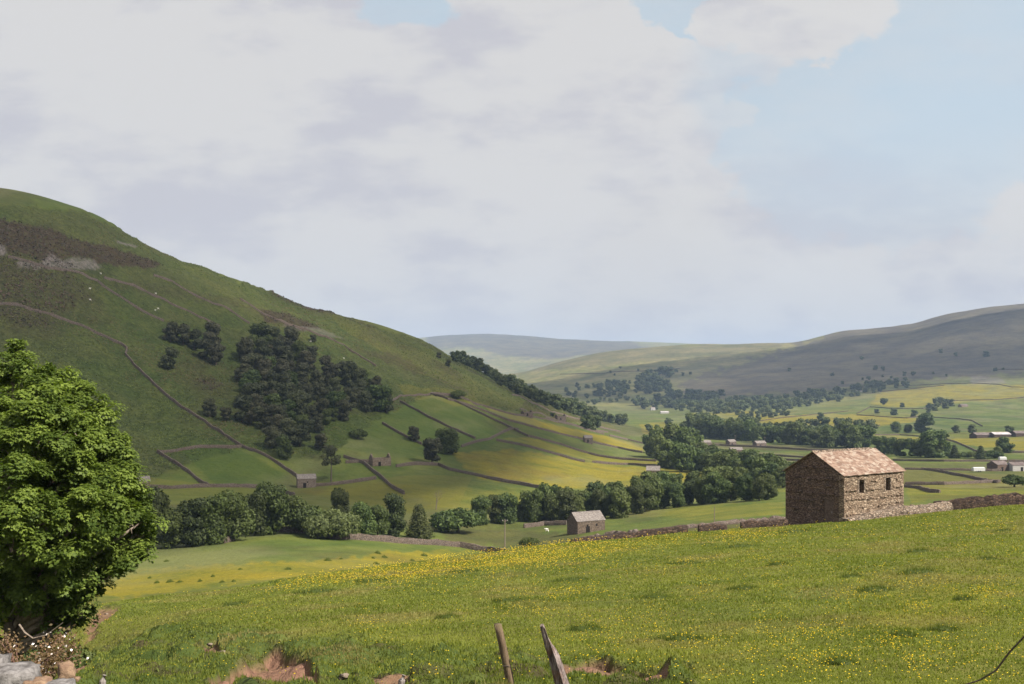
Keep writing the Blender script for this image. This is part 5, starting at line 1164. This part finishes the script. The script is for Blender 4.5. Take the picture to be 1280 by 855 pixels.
# flowering bush at the gill
def blossom_bush():
    x, y = (28 - 640) / F * 17, 17.; z = float(ground(x, y)); z = max(z, -(845 - YH) / F * y); e = obj('blossom_bush', None, None, (x, y, z - .4)); tag(e, 'straggly pinkish hawthorn bush with white blossom above the corner stones', 'bush')
    r = np.random.default_rng(8); m = MB(); rr = random.Random(8); tips = []
    for k in range(46):
        a = rr.uniform(0, 6.28); ln = rr.uniform(.7, 1.35); d = Vector((math.cos(a) * .75, math.sin(a) * .6, rr.uniform(.5, 1.1))).normalized(); p0 = Vector((0, 0, 0)); p1 = d * ln * .55 + Vector((0, 0, .1)); p2 = d * ln + Vector((rr.uniform(-.15, .15), 0, -.1)); m.tube([p0, p1, p2], [.018, .011, .005], 4); tips += [p1.lerp(p2, t_) for t_ in (.2, .5, .8, 1.)]
    obj('stem', m.mesh('blossom_stems', simple('reddish_twig', (.10, .05, .045), (.2, .12, .10), 9)), e)
    T = np.array([t_[:] for t_ in tips]); n = 3200; c = T[r.integers(0, len(T), n)] + r.normal(0, .085, (n, 3)); v, f = quads(c, unit(n, r), .032, r)
    me = mesh_of('blossom_leaves', v, f, leaf_mat('reddish_leaves', (.10, .075, .035), (.24, .15, .085), .3, 0)); at = me.color_attributes.new('tint', 'FLOAT_COLOR', 'POINT'); q = np.repeat(r.uniform(0, 1, n), 4); at.data.foreach_set('color', np.stack([q, q, q, np.ones(len(q))], 1).astype(np.float32).ravel()); obj('leaves', me, e)
    n = 130; c = T[r.integers(0, len(T), n)] + r.normal(0, .09, (n, 3)) + np.array([0, -.03, .05]); v, f = quads(c, unit(n, r) * .6 + np.array([0, -.5, .6]), .019, r, .9); obj('blossom', mesh_of('blossom', v, f, white_flower), e)
blossom_bush()
# low scrub in the gill below the sycamore
for px, py, hp, lab in [(8,822,60,'dark scrub bush in the shade straight below the sycamore'), (60,800,44,'dark scrub bush under the drooping sycamore boughs'), (92,783,26,'small scrub bush at the rim of the gill'), (-30,800,70,'shaded scrub bush at the far side of the gill')]:
    x = (px - 640) / F * 30; y = 30 if px != 92 else 31; x = (px - 640) / F * y; z = float(ground(x, y)); e = obj('scrub_bush', None, None, (x, y, z - .1), px); ps = protos('bush'); c, tm, h0, w0 = ps[abs(px) % 3]; s = max(hp / F * y, .8) / h0 * 1.5; e.scale = (s, s, s)
    obj('crown', c, e); obj('trunk', tm, e); tag(e, lab, 'bush')
m = MB(); y = 29.
pts = [Vector(((a - 640) / F * y, y - 1, -(b - YH) / F * y)) for a, b in [(45,770),(52,780),(62,787),(78,783),(98,768)]]
o = obj('fallen_bough', MB().tube([p - pts[0] for p in pts], [.028, .026, .022, .016, .008], 6).mesh('fallen_bough', twig), None, pts[0]); tag(o, 'bare pale bough curving through the gloom under the sycamore', 'branch')

# ---------------------------------------------------------------- sheep
def sheep_mesh():
    import bmesh
    me = bpy.data.meshes.new('sheep_skeleton')
    vs_ = [(0,0,.62),(.32,0,.64),(-.34,0,.64),(.5,0,.78),(.66,0,.80),(.78,0,.74)] ; rd = [.27,.24,.23,.13,.11,.07]; ed = [(0,1),(0,2),(1,3),(3,4),(4,5)]
    for bx_ in (.28, -.32):
        for sy in (-.13, .13):
            k = len(vs_); src = 1 if bx_ > 0 else 2; vs_ += [(bx_, sy, .4), (bx_ + .02, sy, .2), (bx_, sy, 0)]; rd += [.075, .045, .04]; ed += [(src, k), (k, k+1), (k+1, k+2)]
    me.from_pydata(vs_, ed, []); me.update(); me.materials.append(wool); o = bpy.data.objects.new('tmp', me); col.objects.link(o)
    md = o.modifiers.new('s', 'SKIN')
    for d, r_ in zip(me.skin_vertices[0].data, rd): d.radius = (r_, r_)
    me.skin_vertices[0].data[0].use_root = True
    sb = o.modifiers.new('u', 'SUBSURF'); sb.levels = 1; sb.render_levels = 1
    dg = bpy.context.evaluated_depsgraph_get(); out = bpy.data.meshes.new_from_object(o.evaluated_get(dg)); out.name = 'sheep_body'; bpy.data.objects.remove(o); 
    out.materials.clear(); out.materials.append(wool); return out
SM = sheep_mesh()
SH = [((112,361),'white sheep grazing under the middle of the heather bank'),((103,342),'white sheep up close to the scree below the heather'),((126,342),'white sheep just east of the scree'),((195,367),'white sheep near the eastern tip of the heather'),((198,386),'upper sheep of the small group above the tree clump'),((194,388),'lower sheep of the small group above the tree clump'),((388,427),'white sheep on the slope right above the dense wood'),((430,448),'lone sheep between the ridge and the dense wood'),((684,664),'white sheep on rough ground beside the slate-roofed barn'),((113,375),'white sheep lowest on the open fell under the heather')]
for (px, py), lab in SH:
    x, y, z = hit(px, py + 1, 200, 1400); e = obj('sheep', SM, None, (x, y, z), random.choice([0, math.pi]) + random.uniform(-.5, .5)); s = 1.25; e.scale = (s, s, s); tag(e, lab, 'sheep')
